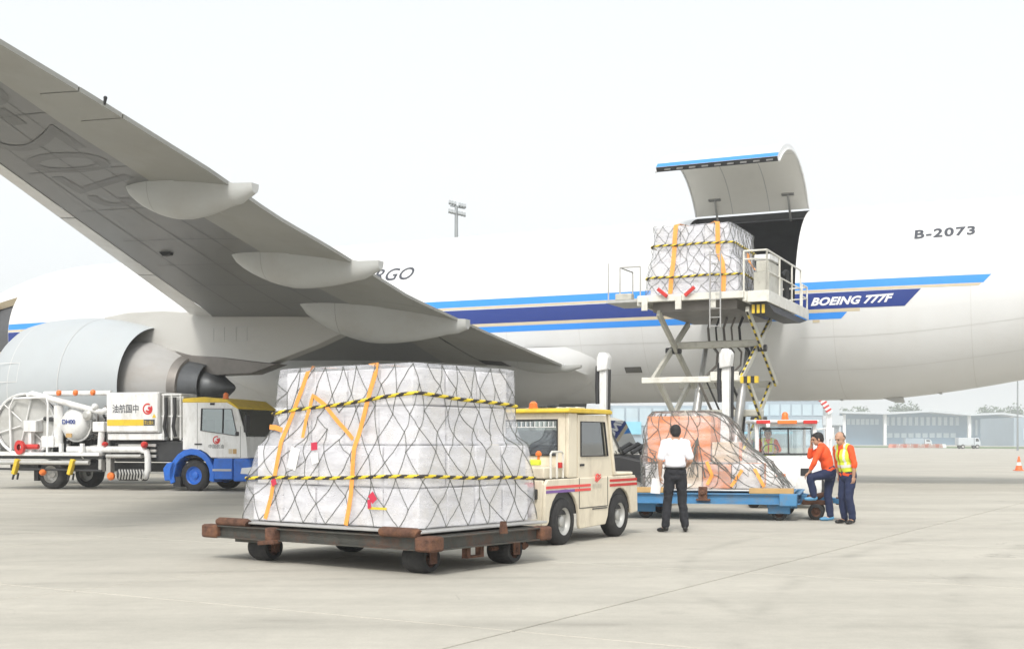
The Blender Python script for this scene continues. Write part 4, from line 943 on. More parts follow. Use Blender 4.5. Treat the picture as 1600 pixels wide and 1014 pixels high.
# chassis, posts
MB().bb(XR + .1, XL - .1, 4.4, 12.5, .45, .95).build('chassis', 'loader_grey', ld, bevel=.03)
MB().bb(-4.4, XL - .02, 12.52, 12.75, .55, .98).build('rear_beam', 'offwhite', ld, bevel=.03)
MB().bb(XR - .1, XR + .3, 10.2, 12.4, .5, 1.3).build('engine_bay', 'offwhite', ld, bevel=.05)
MB().bb(XL - .4, XL + .25, 12.5, 13.0, .72, 1.02).build('rear_beam', 'offwhite', ld, bevel=.03)
for x in (XL - .12, -4.2):
    MB().bb(x - .095, x + .095, 12.78, 12.96, .3, 3.50).build('guide_post', 'white_paint', ld, bevel=.015)
    cp = MB(); cp.prism([(-.13, 3.34), (.15, 3.30), (.15, 3.66), (.08, 3.80), (-.08, 3.80), (-.17, 3.68)], 12.70, 13.04, lambda p, q, t: V((x + p, t, q))); cp.build('post_hood', 'white_paint', ld, bevel=.03)
    hs_ = MB(); hs_.tube([(x + .17, 12.9, 3.45), (x + .18, 12.92, 2.9), (x + .16, 12.92, 2.45)], .055, 8); hs_.tube([(x - .17, 12.9, 3.35), (x - .16, 12.92, 2.4), (x - .16, 12.92, 1.4)], .04, 8); hs_.build('post_hose', 'black', ld)
for x in (XR + .4, XL - .4):
    for y in (5.2, 11.2): add_wheel(ld, (x, y, .48), (1 if x > -2 else -1, 0, 0), .48, .34, nuts=6)

# ------------------------------------------------------------------ fuel truck; local x forward, y left
TA = math.atan2(-1.5, 4.75)
tr = thing('fuel_truck', 'white and blue fuel dispenser truck with yellow roof under the engine', 'truck', (-9.35, 36.7, 0), TA)
W0, W1 = -.12, 2.1        # near side and far side of the cab in y
def sx(poly, y0, y1, nm, m_, parent=None, bevel=.02): return MB().prism(poly, y0, y1, lambda p, q, t: V((p, t, q))).build(nm, m_, parent or tr, bevel=bevel)
cabp = [(-.30, .95), (-.30, 2.66), (-.18, 2.70), (1.05, 2.62), (1.50, 2.40), (1.72, 1.72), (1.80, 1.55), (1.84, .98), (.62, .98), (.5, 1.1), (.3, 1.22), (-.05, 1.25)]
# cab side skins with a window opening, front built as pillars so the glass shows the inside
for y in (W0, W1):
    sk = MB(); d = .035
    ring = [(-.30, 1.22), (-.30, 2.62), (1.16, 2.60), (1.52, 2.40), (1.78, 1.60), (1.84, .98), (.66, .98), (.5, 1.12), (.3, 1.22)]
    win = [(.30, 1.78), (.33, 2.42), (1.32, 2.40), (1.50, 1.62)]
    # panels around the opening
    for poly in ([(-.30, 1.22), (-.30, 2.62), (.33, 2.62), (.33, 2.42), (.30, 1.78), (.30, 1.22)], [(.33, 2.42), (.33, 2.62), (1.16, 2.60), (1.52, 2.40), (1.32, 2.40)], [(1.32, 2.40), (1.52, 2.40), (1.78, 1.60), (1.50, 1.62)], [(.30, 1.22), (.30, 1.78), (1.50, 1.62), (1.78, 1.60), (1.84, .98), (.66, .98), (.5, 1.12)]):
        sk.prism(poly, y, y + d, lambda p, q, t: V((p, t, q)))
    sk.build('cab_side', 'white_paint', tr)
    gw = MB(); gw.prism(win, y + .012, y + .02, lambda p, q, t: V((p, t, q))); gw.build('side_window', 'window', tr)
    wfm = MB(); yy = y - .006 if y < 1 else y + .041
    for a, b in zip(win, win[1:] + win[:1]): wfm.bar((a[0], yy, a[1]), (b[0], yy, b[1]), .014, .035, up=(0, 1, 0))
    wfm.bar((1.02, yy, 1.70), (1.04, yy, 2.40), .014, .035, up=(0, 1, 0)); wfm.build('window_seal', 'black', tr)
sx([(-.30, 1.22), (-.26, 1.22), (-.26, 2.6), (-.30, 2.6)], W0 + .036, W1 - .001, 'cab_back', 'white_paint')
sx([(1.74, 1.60), (1.78, 1.60), (1.84, .98), (1.80, .98)], W0 + .036, W1 - .001, 'cab_front', 'white_paint')
sx([(1.505, 2.38), (1.515, 2.38), (1.765, 1.61), (1.755, 1.61)], W0 + .06, W1 - .02, 'windscreen', 'screen_green')
for y in (W0 + .036, W1 - .06): sx([(1.47, 2.40), (1.53, 2.40), (1.79, 1.60), (1.73, 1.60)], y, y + .06, 'windscreen_pillar', 'black', bevel=0)
sx([(-.32, 2.60), (1.16, 2.585), (1.54, 2.385), (1.56, 2.43), (1.18, 2.68), (.4, 2.76), (-.30, 2.72)], W0 - .02, W1 + .06, 'cab_roof', 'yellow', bevel=.03)
sx([(-.26, .98), (1.78, .98), (1.78, 1.02), (-.26, 1.02)], W0 + .05, W1 - .05, 'cab_floor', 'black', bevel=0)
sx([(-.25, 2.56), (1.2, 2.55), (1.2, 2.58), (-.25, 2.59)], W0 + .05, W1 - .05, 'headliner', 'galv', bevel=0)
for y in (.35, 1.55):
    s_ = MB(); s_.bb(.3, .75, y - .24, y + .24, 1.05, 1.42); s_.box((.3, y, 1.75), (.14, .46, .75)); s_.build('seat', 'seat', tr, bevel=.04)
sw = MB(); sw.tube([(1.25 + .05 * math.cos(a), 1.55 + .22 * math.sin(a), 1.62 + .2 * math.cos(a)) for a in [2 * math.pi * k / 16 for k in range(16)]], .018, 6, closed=True); sw.build('steering_wheel', 'black', tr)
MB().bb(1.35, 1.7, W0 + .1, W1 - .1, 1.3, 1.6).build('dashboard', 'black', tr, bevel=.03)
# blue lower cab: wheel arch, steps, bumper
arch = []
for k in range(13): a = rad(200 - 215 * k / 12); arch.append((.02 + .60 * math.cos(a), .47 + .60 * math.sin(a)))
arch_o = []
for k in range(13): a = rad(200 - 215 * k / 12); arch_o.append((.02 + .76 * math.cos(a), .47 + .78 * math.sin(a)))
sx(arch + arch_o[::-1], W0 - .05, W0 + .45, 'wheel_arch', 'truck_blue', bevel=.02)
sx([(-.9, .30), (-.62, .30), (-.50, .75), (-.55, .88), (-.82, .82), (-.95, .66)], W0 - .05, W0 + .4, 'mudguard', 'truck_blue', bevel=.03)
sx([(.66, .36), (1.36, .36), (1.36, .97), (.76, .97)], W0 - .035, W0 + .35, 'cab_step', 'truck_blue', bevel=.02)
sx([(.72, .60), (1.34, .60), (1.34, .66), (.72, .66)], W0 - .06, W0 - .036, 'step_tread', 'steel', bevel=0)
sx([(1.38, .30), (1.90, .30), (1.96, .45), (1.94, .85), (1.86, .97), (1.38, .97)], W0 - .04, W1 + .05, 'bumper', 'truck_blue', bevel=.05)
for y in (W0 + .02, W1 - .3):
    hl = MB(); hl.prism([(1.62, .52), (1.97, .50), (1.975, .72), (1.66, .70)], y - .075, y + .28, lambda p, q, t: V((p, t, q))); hl.build('headlight', 'lamp_clear', tr, bevel=.03)
MB().bb(-.62, -.38, W0, W0 + .35, .12, .42).build('mud_flap', 'black', tr)
mi_ = MB(); mi_.cyl((1.74, W0 + .02, 2.30), (1.95, W0 - .22, 2.18), .018, None, 6); mi_.bb(1.9, 2.0, W0 - .34, W0 - .14, 1.72, 2.2); mi_.build('mirror', 'black', tr, bevel=.03)
MB().bb(1.45, 1.56, W0 - .03, W0 - .002, 1.62, 1.74).build('mirror_foot', 'black', tr, bevel=.02)
MB().bb(.10, .34, W0 - .025, W0 - .003, 1.36, 1.40).build('door_handle', 'black', tr)
dj = MB(); dj.bb(.18, .19, W0 - .004, W0 - .002, 1.25, 2.58); dj.bb(1.60, 1.61, W0 - .004, W0 - .002, 1.0, 1.9); dj.bb(.66, 1.61, W0 - .004, W0 - .002, .985, .997); dj.build('door_gap', 'dark_metal', tr)
bc = MB(); bc.cyl((1.0, .1, 2.70), (1.0, .1, 2.74), .09, None, 12); bc.lathe([(.075, 0), (.075, .1), (.04, .14), (0, .15)], (1.0, .1, 2.74), (0, 0, 1), 12); bc.build('beacon', 'orange_lamp', tr)
MB().bb(.62, .76, W0 - .03, W0 - .001, 2.52, 2.58).build('marker_lamp', 'black', tr)
def ring_logo(parent, cx, cz, y, s):
    a = MB(); pts = []
    def arc(r0, r1, a0, a1, n=14, ox=0, oz=0):
        rows = [[V((cx + ox + r * math.cos(rad(a0 + (a1 - a0) * k / n)), y, cz + oz + r * math.sin(rad(a0 + (a1 - a0) * k / n)))) for r in (r0, r1)] for k in range(n + 1)]; a.grid(rows)
    arc(s * .72, s, 60, 395, 22); arc(s * .25, s * .62, 200, 400, 14, s * .12, -s * .05)
    o = a.build('logo_ring', 'red', parent, fixn=False); b = MB(); b.cyl((cx + s * .3, y, cz + s * .15), (cx + s * .3, y - .004, cz + s * .15), s * .26, None, 14); b.build('logo_dot', 'tag_red', parent); return o
ring_logo(tr, .82, 1.50, W0 - .006, .12)
text_mesh('cab_lettering', '中国航油', .13, 'letter_grey', lambda a, b: V((.55 + a, W0 - .006, 1.27 + b)), 0, 0, tr)
for k, m_ in enumerate(('stripe_gold', 'tan_board')): MB().bb(1.22 + .14 * k, 1.34 + .14 * k, W0 - .006, W0 - .003, 1.1, 1.24).build('inspection_sticker', m_, tr)
# chassis
for y in (.55, 1.45): MB().bb(-6.9, 1.5, y - .05, y + .05, .55, .80).build('chassis_rail', 'dark_metal', tr)
add_wheel(tr, (0, .12, .46), (0, -1, 0), .46, .27, rim='truck_blue'); add_wheel(tr, (0, 1.95, .46), (0, 1, 0), .46, .27, rim='truck_blue')
for y, s in ((.16, -1), (1.9, 1)): add_wheel(tr, (-4.98, y, .46), (0, s, 0), .46, .42, rim='galv')
MB().bb(-5.6, -5.45, -.02, .5, .25, .75).build('mud_flap', 'black', tr)
# panel box with lettering
MB().bb(-2.88, -1.08, -.16, 1.9, 1.72, 2.92).build('equipment_box', 'white_paint', tr, bevel=.025)
MB().bb(-2.86, -1.1, -.20, -.163, 1.76, 2.89).build('box_shutter', 'white_paint', tr, bevel=.008)
text_mesh('box_lettering', '油航国中', .27, 'letter_grey', lambda a, b: V((-2.66 + a, -.206, 2.33 + b)), 0, .003, tr, wx=.86)
ring_logo(tr, -1.44, 2.42, -.206, .17)
MB().bb(-2.84, -1.58, -.210, -.202, 1.93, 2.11).build('caution_strip', 'yellow', tr); MB().bb(-1.57, -1.2, -.210, -.202, 1.93, 2.11).build('caution_label', 'letter_grey', tr)
text_mesh('caution_lettering', '禁止烟火', .13, 'yellow', lambda a, b: V((-1.55 + a * .62, -.2125, 1.97 + b)), 0, 0, tr)
wt = MB(); wt.prism([(-.07, 0), (.07, 0), (0, .12)], -.210, -.204, lambda p, q, t: V((-1.22 + p, t, 2.16 + q))); wt.build('warning_triangle', 'yellow', tr)
MB().bb(-2.9, -1.0, -.1, 1.85, 1.50, 1.70).build('box_base', 'white_paint', tr, bevel=.02)
un = MB(); un.bb(-2.8, -.4, .1, 1.8, .85, 1.48); un.build('pump_housing', 'dark_metal', tr, bevel=.05)
for k in range(3): MB().bb(-2.6, -1.3, .0, .08, .98 + .16 * k, 1.06 + .16 * k).build('manifold_rail', 'galv', tr, bevel=.01)
rk = MB()
for x in (-1.0, -.72, -.42): rk.cyl((x, -.05, 1.5), (x, -.05, 2.86), .03, None, 8)
for z in (2.2, 2.84): rk.cyl((-1.05, -.05, z), (-.38, -.05, z), .03, None, 8)
rk.build('rack_frame', 'white_paint', tr)
MB().bb(-.98, -.45, .15, .8, 1.55, 2.8).build('rack_cabinet', 'galv', tr, bevel=.03)
hr_ = MB()
for x in (-.9, -.6): hr_.tube([(x, -.08, 2.75), (x + .05, -.14, 2.3), (x - .03, -.12, 1.9), (x + .04, -.1, 1.6)], .05, 8)
hr_.build('rack_hose', 'black', tr)
# filter vessel, pipes
fv = MB(); fv.lathe([(0, -.35), (.22, -.33), (.38, -.25), (.46, -.1), (.48, .05), (.48, 1.5), (.3, 1.7), (0, 1.75)], (-4.15, .1, 1.98), (0, 1, 0), 32); fv.lathe([(.48, .0), (.54, .0), (.54, .07), (.48, .07)], (-4.15, .1, 1.98), (0, 1, 0), 32); fv.build('filter_vessel', 'white_paint', tr)
text_mesh('vessel_lettering', 'DH00', .19, 'stripe_dark', lambda a, b: V((-4.40 + a, -.262, 1.99 + b)), 0, .006, tr)
MB().bb(-4.28, -4.08, -.235, -.205, 1.58, 1.7).build('vessel_plate', 'tan_board', tr)
vc = MB(); vc.cyl((-4.72, .0, 1.3), (-4.72, .0, 2.55), .14, None, 14); vc.cyl((-4.72, .0, 2.55), (-4.72, .0, 2.72), .04, None, 8); vc.build('vent_column', 'white_paint', tr)
def pipe(name, pts, r, m_='white_paint'): q = MB(); q.tube([V(p) for p in pts], r, 10); return q.build(name, m_, tr, angle=50)
pipe('boom_pipe', [(-5.75, -.1, 2.86), (-5.6, -.1, 2.92), (-3.3, -.1, 2.38), (-3.1, -.1, 2.34), (-3.0, 0, 2.42)], .09)
pipe('boom_pipe', [(-5.5, .25, 2.84), (-4.6, .25, 2.60), (-3.6, .25, 2.1)], .05)
pipe('lamp_rail', [(-5.3, .1, 2.92), (-2.92, .1, 2.92)], .08)
for x in (-4.72, -4.12, -3.5):
    lm = MB(); lm.ball((x, .02, 2.94), .09, 10, 7); lm.cyl((x + .0, -.04, 2.90), (x, .1, 2.90), .05, None, 8); lm.build('marker_lamp', 'orange_lamp', tr)
pipe('delivery_pipe', [(-4.3, -.1, 1.22), (-3.15, -.1, 1.22), (-1.75, -.1, 1.22), (-1.55, -.1, 1.16), (-1.5, -.1, 1.0), (-1.5, -.1, .62), (-1.58, -.1, .42), (-1.8, -.1, .38)], .10)
pipe('delivery_pipe', [(-3.15, -.1, 1.25), (-3.12, -.1, 1.6), (-3.1, -.1, 1.85)], .10); pipe('drain_pipe', [(-2.9, -.14, 1.02), (-1.7, -.14, 1.02)], .06, 'galv')
pipe('drain_pipe', [(-3.9, -.14, 1.2), (-3.7, -.16, .95), (-3.5, -.1, .9)], .05, 'galv')
MB().bb(-3.35, -2.95, -.22, .1, 1.75, 2.05).build('valve_box', 'white_paint', tr, bevel=.02)
for c_, r_, m_ in (((-1.55, -.2, 1.36), .1, 'red'), ((-2.95, -.15, 1.38), .07, 'red'), ((-3.55, -.16, 2.25), .16, 'galv'), ((-3.3, -.15, 2.5), .10, 'white_paint'), ((-2.7, -.2, .42), .12, 'orange_lamp'), ((-5.05, -.3, .52), .10, 'orange_lamp')):
    kb = MB(); kb.lathe([(0, -.1), (r_ * .6, -.1), (r_, -.03), (r_, .05), (r_ * .5, .12), (0, .12)], c_, (0, -1, 0), 12); kb.build('valve_wheel' if m_ != 'orange_lamp' else 'hose_coupling', m_, tr)
tn = MB(); tn.cyl((-2.5, -.05, .47), (-1.6, -.05, .47), .18, None, 16); tn.build('lower_tank', 'dark_metal', tr)
hs2 = MB(); rr2 = random.Random(6)
for k in range(9): x = -2.4 + .1 * k; hs2.tube([(x, -.24, .62), (x + .08, -.3, .5), (x + .02, -.26, .34)], .022, 6)
hs2.build('coiled_tubing', 'galv', tr)
# clutter behind the vessel
rr3 = random.Random(12)
for k in range(64):
    x = rr3.uniform(-5.6, -2.95); z = rr3.uniform(1.15, 2.5); s = rr3.uniform(.05, .15); y = rr3.uniform(.12, .7); q = MB()
    if k % 2: q.cyl((x - s * 1.6, y, z), (x + s * 1.6, y, z + rr3.uniform(-.1, .1)), s * .45, None, 10)
    else: q.cyl((x, y, z - s * 2), (x, y, z + s * 2), s * .5, None, 10)
    q.build('pipe_fitting', rr3.choice(['galv', 'white_paint', 'dark_metal', 'steel', 'black', 'heat_steel']), tr)
MB().bb(-5.6, -2.95, .85, 1.9, 1.0, 2.3).build('pump_module', 'dark_metal', tr, bevel=.04)
# hose reel
rl = MB(); rc = V((-6.0, .35, 1.98)); axv = V((.25, -1, 0)).normalized()
rl.lathe([(.90, -.12), (.95, -.14), (.98, -.10), (.98, -.02), (.90, -.02)], rc, axv, 40); rl.lathe([(.90, .42), (.95, .44), (.98, .40), (.98, .32), (.90, .32)], rc, axv, 40)
xx_, yy_, _ = basis(axv)
for k in range(6):
    d = xx_ * math.cos(k * math.pi / 3 + .3) + yy_ * math.sin(k * math.pi / 3 + .3); rl.cyl(rc - axv * .08, rc + d * .94 - axv * .08, .022, None, 6); rl.cyl(rc + axv * .40, rc + d * .94 + axv * .40, .022, None, 6)
rl.build('hose_reel', 'white_paint', tr)
rd = MB(); rd.lathe([(.12, .30), (.88, .30), (.88, .33), (.12, .33)], rc, axv * -1 if False else axv, 40); rd.build('reel_side_plate', 'galv', tr)
hd = MB()
for k in range(4): hd.lathe([(.86 + .05 * math.cos(a), .0 + .09 * k + .05 * math.sin(a)) for a in [2 * math.pi * j / 8 for j in range(9)]], rc, axv, 36)
hd.build('reel_hose', 'black', tr)
hd2 = MB(); hd2.cyl(rc - axv * .15, rc + axv * .45, .14, None, 14); hd2.build('reel_hub', 'galv', tr)
for a, b in (((-5.85, -5.4), (1.75, 2.1)), ((-5.2, -4.75), (1.28, 1.62))): MB().bb(a[0], a[1], -.2, .15, b[0], b[1]).build('control_box', 'white_paint', tr, bevel=.02)
MB().bb(-5.72, -5.6, -.15, .0, 1.1, 1.75).build('box_stand', 'white_paint', tr)
bx = MB(); bx.lathe([(.10, 0), (.2, .02), (.22, .12), (.10, .12)], (-5.85, -.25, 1.28), (-.25, -1, 0), 18); bx.cyl((-5.85, -.2, 1.3), (-5.35, -.12, 1.3), .08, None, 10); bx.build('hose_nozzle', 'red', tr)
pipe('guard_rail', [(-6.3, -.2, 1.2), (-6.35, -.2, 2.5), (-6.2, -.2, 2.78), (-5.0, -.2, 2.80), (-4.95, -.2, 2.6), (-4.98, -.2, 1.1)], .035)
# side deck
MB().bb(-7.4, -3.05, -.32, .3, 1.02, 1.13).build('side_deck', 'white_paint', tr, bevel=.015)
MB().bb(-7.4, -3.0, -.2, .2, .93, 1.015).build('deck_support', 'dark_metal', tr)
pipe('side_pipe', [(-7.4, -.3, .82), (-3.4, -.3, .82)], .07, 'galv'); pipe('side_pipe', [(-7.4, -.28, .62), (-5.6, -.28, .62), (-3.0, -.24, .58)], .035, 'dark_metal')
for x in (-4.4, -3.65): MB().bb(x - .05, x + .05, -.34, -.24, 1.13, 1.4).build('deck_post', 'white_paint', tr)
for x in (-6.0, -4.0):
    cl = MB(); cl.bar((x + .1, -.38, .92), (x - .04, -.38, .46), .12, .17, up=(0, 1, 0)); o = cl.build('hose_clamp', 'yellow', tr, bevel=.02)
    hk = MB(); hk.bar((x - .04, -.38, .46), (x - .1, -.38, .30), .04, .05, up=(0, 1, 0)); hk.bar((x + .1, -.36, .5), (x + .06, -.36, .30), .04, .05, up=(0, 1, 0)); hk.build('clamp_hook', 'black', o)
MB().bb(-2.95, -2.8, -.1, .1, .5, 1.05).build('deck_leg', 'galv', tr); MB().bb(-3.15, -3.05, -.2, .0, .55, 1.0).build('deck_leg', 'galv', tr)
sx([(-7.2, 1.15), (-7.05, 1.15), (-7.05, 2.5), (-7.2, 2.5)], .2, 1.9, 'rear_panel', 'galv')
sx([(-7.35, 2.0), (-7.24, 2.0), (-7.24, 2.5), (-7.35, 2.5)], -.1, .5, 'reel_flag', 'red')

# ------------------------------------------------------------------ cream tow tractor; local x forward, right side at y = 0
CA = math.atan2(1.54, .91)
ct = thing('tow_tractor', 'cream tow tractor with yellow roof and red stripes behind the big load', 'tractor', (.74, 17.56, 0), CA)
TWd = 1.36
def cx(poly, y0, y1, nm, m_, bevel=.015, parent=None): return MB().prism(poly, y0, y1, lambda p, q, t: V((p, t, q))).build(nm, m_, parent or ct, bevel=bevel)
def arcp(cx_, cz_, r, a0, a1, n=10): return [(cx_ + r * math.cos(rad(a0 + (a1 - a0) * k / n)), cz_ + r * math.sin(rad(a0 + (a1 - a0) * k / n))) for k in range(n + 1)]
side = [(-.58, .30), (-.55, .86), (-.48, .93), (2.34, .93), (2.42, .82), (2.44, .36), (2.24, .34)] + arcp(1.80, .33, .42, 2, 178) + [(1.30, .22), (.48, .20)] + arcp(0, .33, .45, -10, 178) + [(-.50, .30)]
for y in (.0, TWd - .05): cx(side, y, y + .05, 'body_side', 'cream', .012)
MB().bb(-.52, 2.3, .052, TWd - .052, .42, .88).build('chassis', 'dark_metal', ct)
cx([(-.58, .3), (-.54, .3), (-.50, .92), (-.54, .92)], .051, TWd - .051, 'rear_panel', 'cream', .01)
cx([(2.30, .34), (2.44, .36), (2.42, .84), (2.3, .925)], .051, TWd - .051, 'nose_panel', 'cream', .01)
MB().bb(1.62, 2.36, .04, TWd - .04, .931, .985).build('hood', 'cream', ct, bevel=.03)
MB().bb(-.42, .14, .10, TWd - .10, .932, 1.10).build('rear_deck_box', 'cream', ct, bevel=.02)
MB().bb(.16, 1.62, .05, TWd - .05, .90, .95).build('cab_floor', 'dark_metal', ct)
RW = [(.16, .93), (.16, 1.84), (.24, 1.84), (.24, .93)]
cx([(.16, .94), (.16, 1.86), (.42, 1.86), (.42, .94)], .02, .07, 'cab_corner_panel', 'cream', .01); cx([(.16, .94), (.16, 1.86), (.42, 1.86), (.42, .94)], TWd - .07, TWd - .02, 'cab_corner_panel', 'cream', .01)
for y in (.02, TWd - .075):
    dr = MB(); D = [(.44, .93), (.44, 1.84), (1.36, 1.84), (1.58, .93)]; wn = [(.52, 1.24), (.52, 1.74), (1.28, 1.74), (1.40, 1.24)]
    for poly in ([D[0], D[1], wn[1], wn[0]], [D[1], D[2], wn[2], wn[1]], [D[2], D[3], wn[3], wn[2]], [D[3], D[0], wn[0], wn[3]]): dr.prism(poly, y, y + .055, lambda p, q, t: V((p, t, q)))
    do = dr.build('cab_door', 'cream', ct)
    MB().prism(wn, y + .02, y + .028, lambda p, q, t: V((p, t, q))).build('door_window', 'window_clear', do)
    se = MB(); yy = y - .004 if y < .5 else y + .059
    for a, b in zip(wn, wn[1:] + wn[:1]): se.bar((a[0], yy, a[1]), (b[0], yy, b[1]), .012, .03, up=(0, 1, 0))
    se.build('window_seal', 'black', do)
    MB().bb(.50, .62, yy - .012, yy + .006, 1.10, 1.13).build('door_handle', 'black', do)
# lower door panel on the side skin
dp = MB(); 
for a, b, c_, d_ in ((.44, .452, .50, .93), (1.36, 1.372, .50, .93), (.44, 1.372, .488, .50)): dp.bb(a, b, -.004, -.001, c_, d_)
dp.build('door_gap', 'dark_metal', ct); MB().bb(.86, 1.34, -.012, -.001, .46, .475).build('step_edge', 'dark_metal', ct)
cx([(1.60, .94), (1.40, 1.86), (1.46, 1.86), (1.66, .94)], .0, .05, 'windscreen_pillar', 'cream', .008); cx([(1.60, .94), (1.40, 1.86), (1.46, 1.86), (1.66, .94)], TWd - .05, TWd, 'windscreen_pillar', 'cream', .008)
cx([(1.625, .96), (1.43, 1.84), (1.438, 1.84), (1.633, .96)], .051, TWd - .051, 'windscreen', 'window_clear', 0)
# rear cab wall with barred window
rwp = MB(); rwp.bb(.16, .21, .071, TWd - .071, .94, 1.26); rwp.bb(.16, .21, .071, TWd - .071, 1.76, 1.86); rwp.bb(.16, .21, .071, .2, 1.26, 1.76); rwp.bb(.16, .21, TWd - .2, TWd - .071, 1.26, 1.76); rwp.build('cab_rear_wall', 'cream', ct)
MB().bb(.182, .188, .2, TWd - .2, 1.26, 1.76).build('rear_window', 'window_clear', ct)
sb = MB(); rwpts = [(.15, .2, 1.26), (.15, TWd - .2, 1.26), (.15, TWd - .2, 1.76), (.15, .2, 1.76)]
sb.tube(rwpts, .018, 6, closed=True); sb.build('rear_window_seal', 'black', ct)
gb_ = MB()
for k in range(12): y = .26 + .075 * k; gb_.cyl((.14, y, 1.74), (.14, y, 1.66), .007, None, 6)
gb_.cyl((.14, .22, 1.66), (.14, TWd - .22, 1.66), .007, None, 6); gb_.build('window_grille', 'white_paint', ct)
cx([(.08, 1.862), (1.50, 1.862), (1.50, 1.91), (1.42, 1.93), (.14, 1.93), (.08, 1.90)], -.02, TWd + .02, 'cab_roof', 'yellow', .015)
bn = MB(); bn.cyl((.20, .62, 1.93), (.20, .62, 1.95), .07, None, 12); bn.lathe([(.06, 0), (.06, .05), (.03, .08), (0, .085)], (.20, .62, 1.95), (0, 0, 1), 12); bn.build('beacon', 'orange_lamp', ct)
for y in (.45, .3, .15): MB().box((.75, y, 1.945), (.25, .05, .025)).build('roof_rib', 'offwhite', ct, bevel=.008)
st_ = MB(); st_.bb(.45, .85, .35, 1.0, .95, 1.2); st_.bb(.38, .48, .35, 1.0, 1.2, 1.62); st_.build('seat', 'seat', ct, bevel=.04)
sw = MB(); sw.tube([(1.1 + .06 * math.cos(a), .68 + .17 * math.sin(a), 1.32 + .15 * math.cos(a)) for a in [2 * math.pi * k / 18 for k in range(18)]], .014, 6, closed=True); sw.cyl((1.1, .68, 1.32), (1.35, .68, 1.05), .025, None, 8); sw.build('steering_wheel', 'black', ct)
MB().bb(1.35, 1.56, .1, TWd - .1, .95, 1.18).build('dashboard', 'dark_metal', ct, bevel=.03)
rl_ = MB()
for pts in ([(-.30, .06, .94), (-.30, .06, 1.28), (-.26, .06, 1.31), (.02, .06, 1.31), (.06, .06, 1.28), (.06, .06, .94)], [(-.12, .06, .94), (-.12, .06, 1.31)]): rl_.tube(pts, .016, 7)
rl_.build('hand_rail', 'offwhite', ct)
MB().bb(-.05, .02, .04, .09, 1.08, 1.16).build('marker_lamp', 'red', ct, bevel=.01)
for m_, z in (('red', .845), ('red', .775)): MB().bb(1.44, 2.40, -.006, -.002, z, z + .04).build('side_stripe', m_, ct)
mat('stripe_red', (.75, .08, .07), .5); mat('stripe_violet', (.20, .10, .34), .5)
for m_, z in (('stripe_red', .80), ('stripe_violet', .74)): MB().bb(-.54, .80, -.006, -.002, z, z + .038).build('side_stripe', m_, ct)
MB().bb(.3, .80, -.008, -.0055, .74, .778).build('side_stripe', 'stripe_red', ct)
lg = MB(); lg.tube([(1.02 + .055 * math.cos(a), -.006, .92 + .05 * math.sin(a)) for a in [rad(20 + 14 * k) for k in range(16)]], .012, 5); lg.build('door_emblem', 'stripe_red', ct)
lg2 = MB(); lg2.bar((.94, -.008, .875), (1.12, -.008, .965), .02, .006, up=(0, 1, 0)); lg2.bar((.99, -.008, .86), (1.13, -.008, .93), .02, .006, up=(0, 1, 0)); lg2.build('door_emblem', 'stripe_red', ct)
text_mesh('door_lettering', '国际货运', .075, 'loader_grey', lambda a, b: V((.86 + a, -.006, .77 + b)), 0, 0, ct)
for x in (0, 1.80):
    for y, s in ((.03, -1), (TWd - .03, 1)): add_wheel(ct, (x, y + (.08 if s < 0 else -.08), .33), (0, s, 0), .335 if x == 0 else .31 + .02, .22, rim='galv')
hk = MB(); hk.bb(-.80, -.58, .55, .8, .35, .48); hk.cyl((-.72, .67, .30), (-.72, .67, .60), .035, None, 10); hk.bb(-.66, -.58, .2, 1.15, .42, .62); hk.build('tow_hitch', 'rust', ct, bevel=.012)
bk_ = MB(); bk_.bb(-.62, -.55, .12, 1.2, .66, .80); bk_.build('rear_bumper', 'dark_metal', ct, bevel=.01)
MB().bb(-.63, -.585, .15, .3, .82, .89).build('tail_lamp', 'red', ct, bevel=.01)
bt = MB(); bt.lathe([(.02, 0), (.02, .05), (.045, .06), (.045, .09), (.02, .12), (0, .125)], (-.25, .28, 1.20), (0, 0, 1), 12); bt.build('warning_lamp', 'orange_lamp', ct); MB().box((-.28, .32, 1.16), (.10, .16, .08)).build('lamp_housing', 'vest_yellow', ct, bevel=.02)

# ------------------------------------------------------------------ white tow tractor, facing the camera
wl_ = at(1226, 700, 27.6); wt_ = thing('tow_tractor', 'white tow tractor with driver and orange roof lights behind the blue dolly', 'tractor', (wl_.x, 27.6, 0), rad(-93))
def wx_(poly, y0, y1, nm, m_, bevel=.015): return MB().prism(poly, y0, y1, lambda p, q, t: V((p, t, q))).build(nm, m_, wt_, bevel=bevel)
HW = .68
wx_([(-2.2, .28), (.62, .28), (.72, .45), (.70, .98), (.60, 1.10), (-2.2, 1.05)], -HW, HW, 'body', 'white_paint', .04)
f0, f1, zb, zt_ = .18, .10, 1.08, 1.84
wf_ = MB(); wf_.bar((f0, -HW + .05, zb), (f1, -HW + .05, zt_), .09, .09); wf_.bar((f0, HW - .05, zb), (f1, HW - .05, zt_), .09, .09); wf_.bar((f1, -HW, zt_), (f1, HW, zt_), .09, .12); wf_.bar((f0, -HW, zb + .02), (f0, HW, zb + .02), .09, .09); wf_.build('windscreen_frame', 'white_paint', wt_, bevel=.02)
ws = MB(); ws.box(((f0 + f1) / 2, 0, (zb + zt_) / 2 + .0), (.008, HW * 2 - .16, zt_ - zb - .08), Matrix.Rotation(math.atan2(f0 - f1, zt_ - zb) * -1, 3, 'Y')); ws.build('windscreen', 'window_open', wt_)
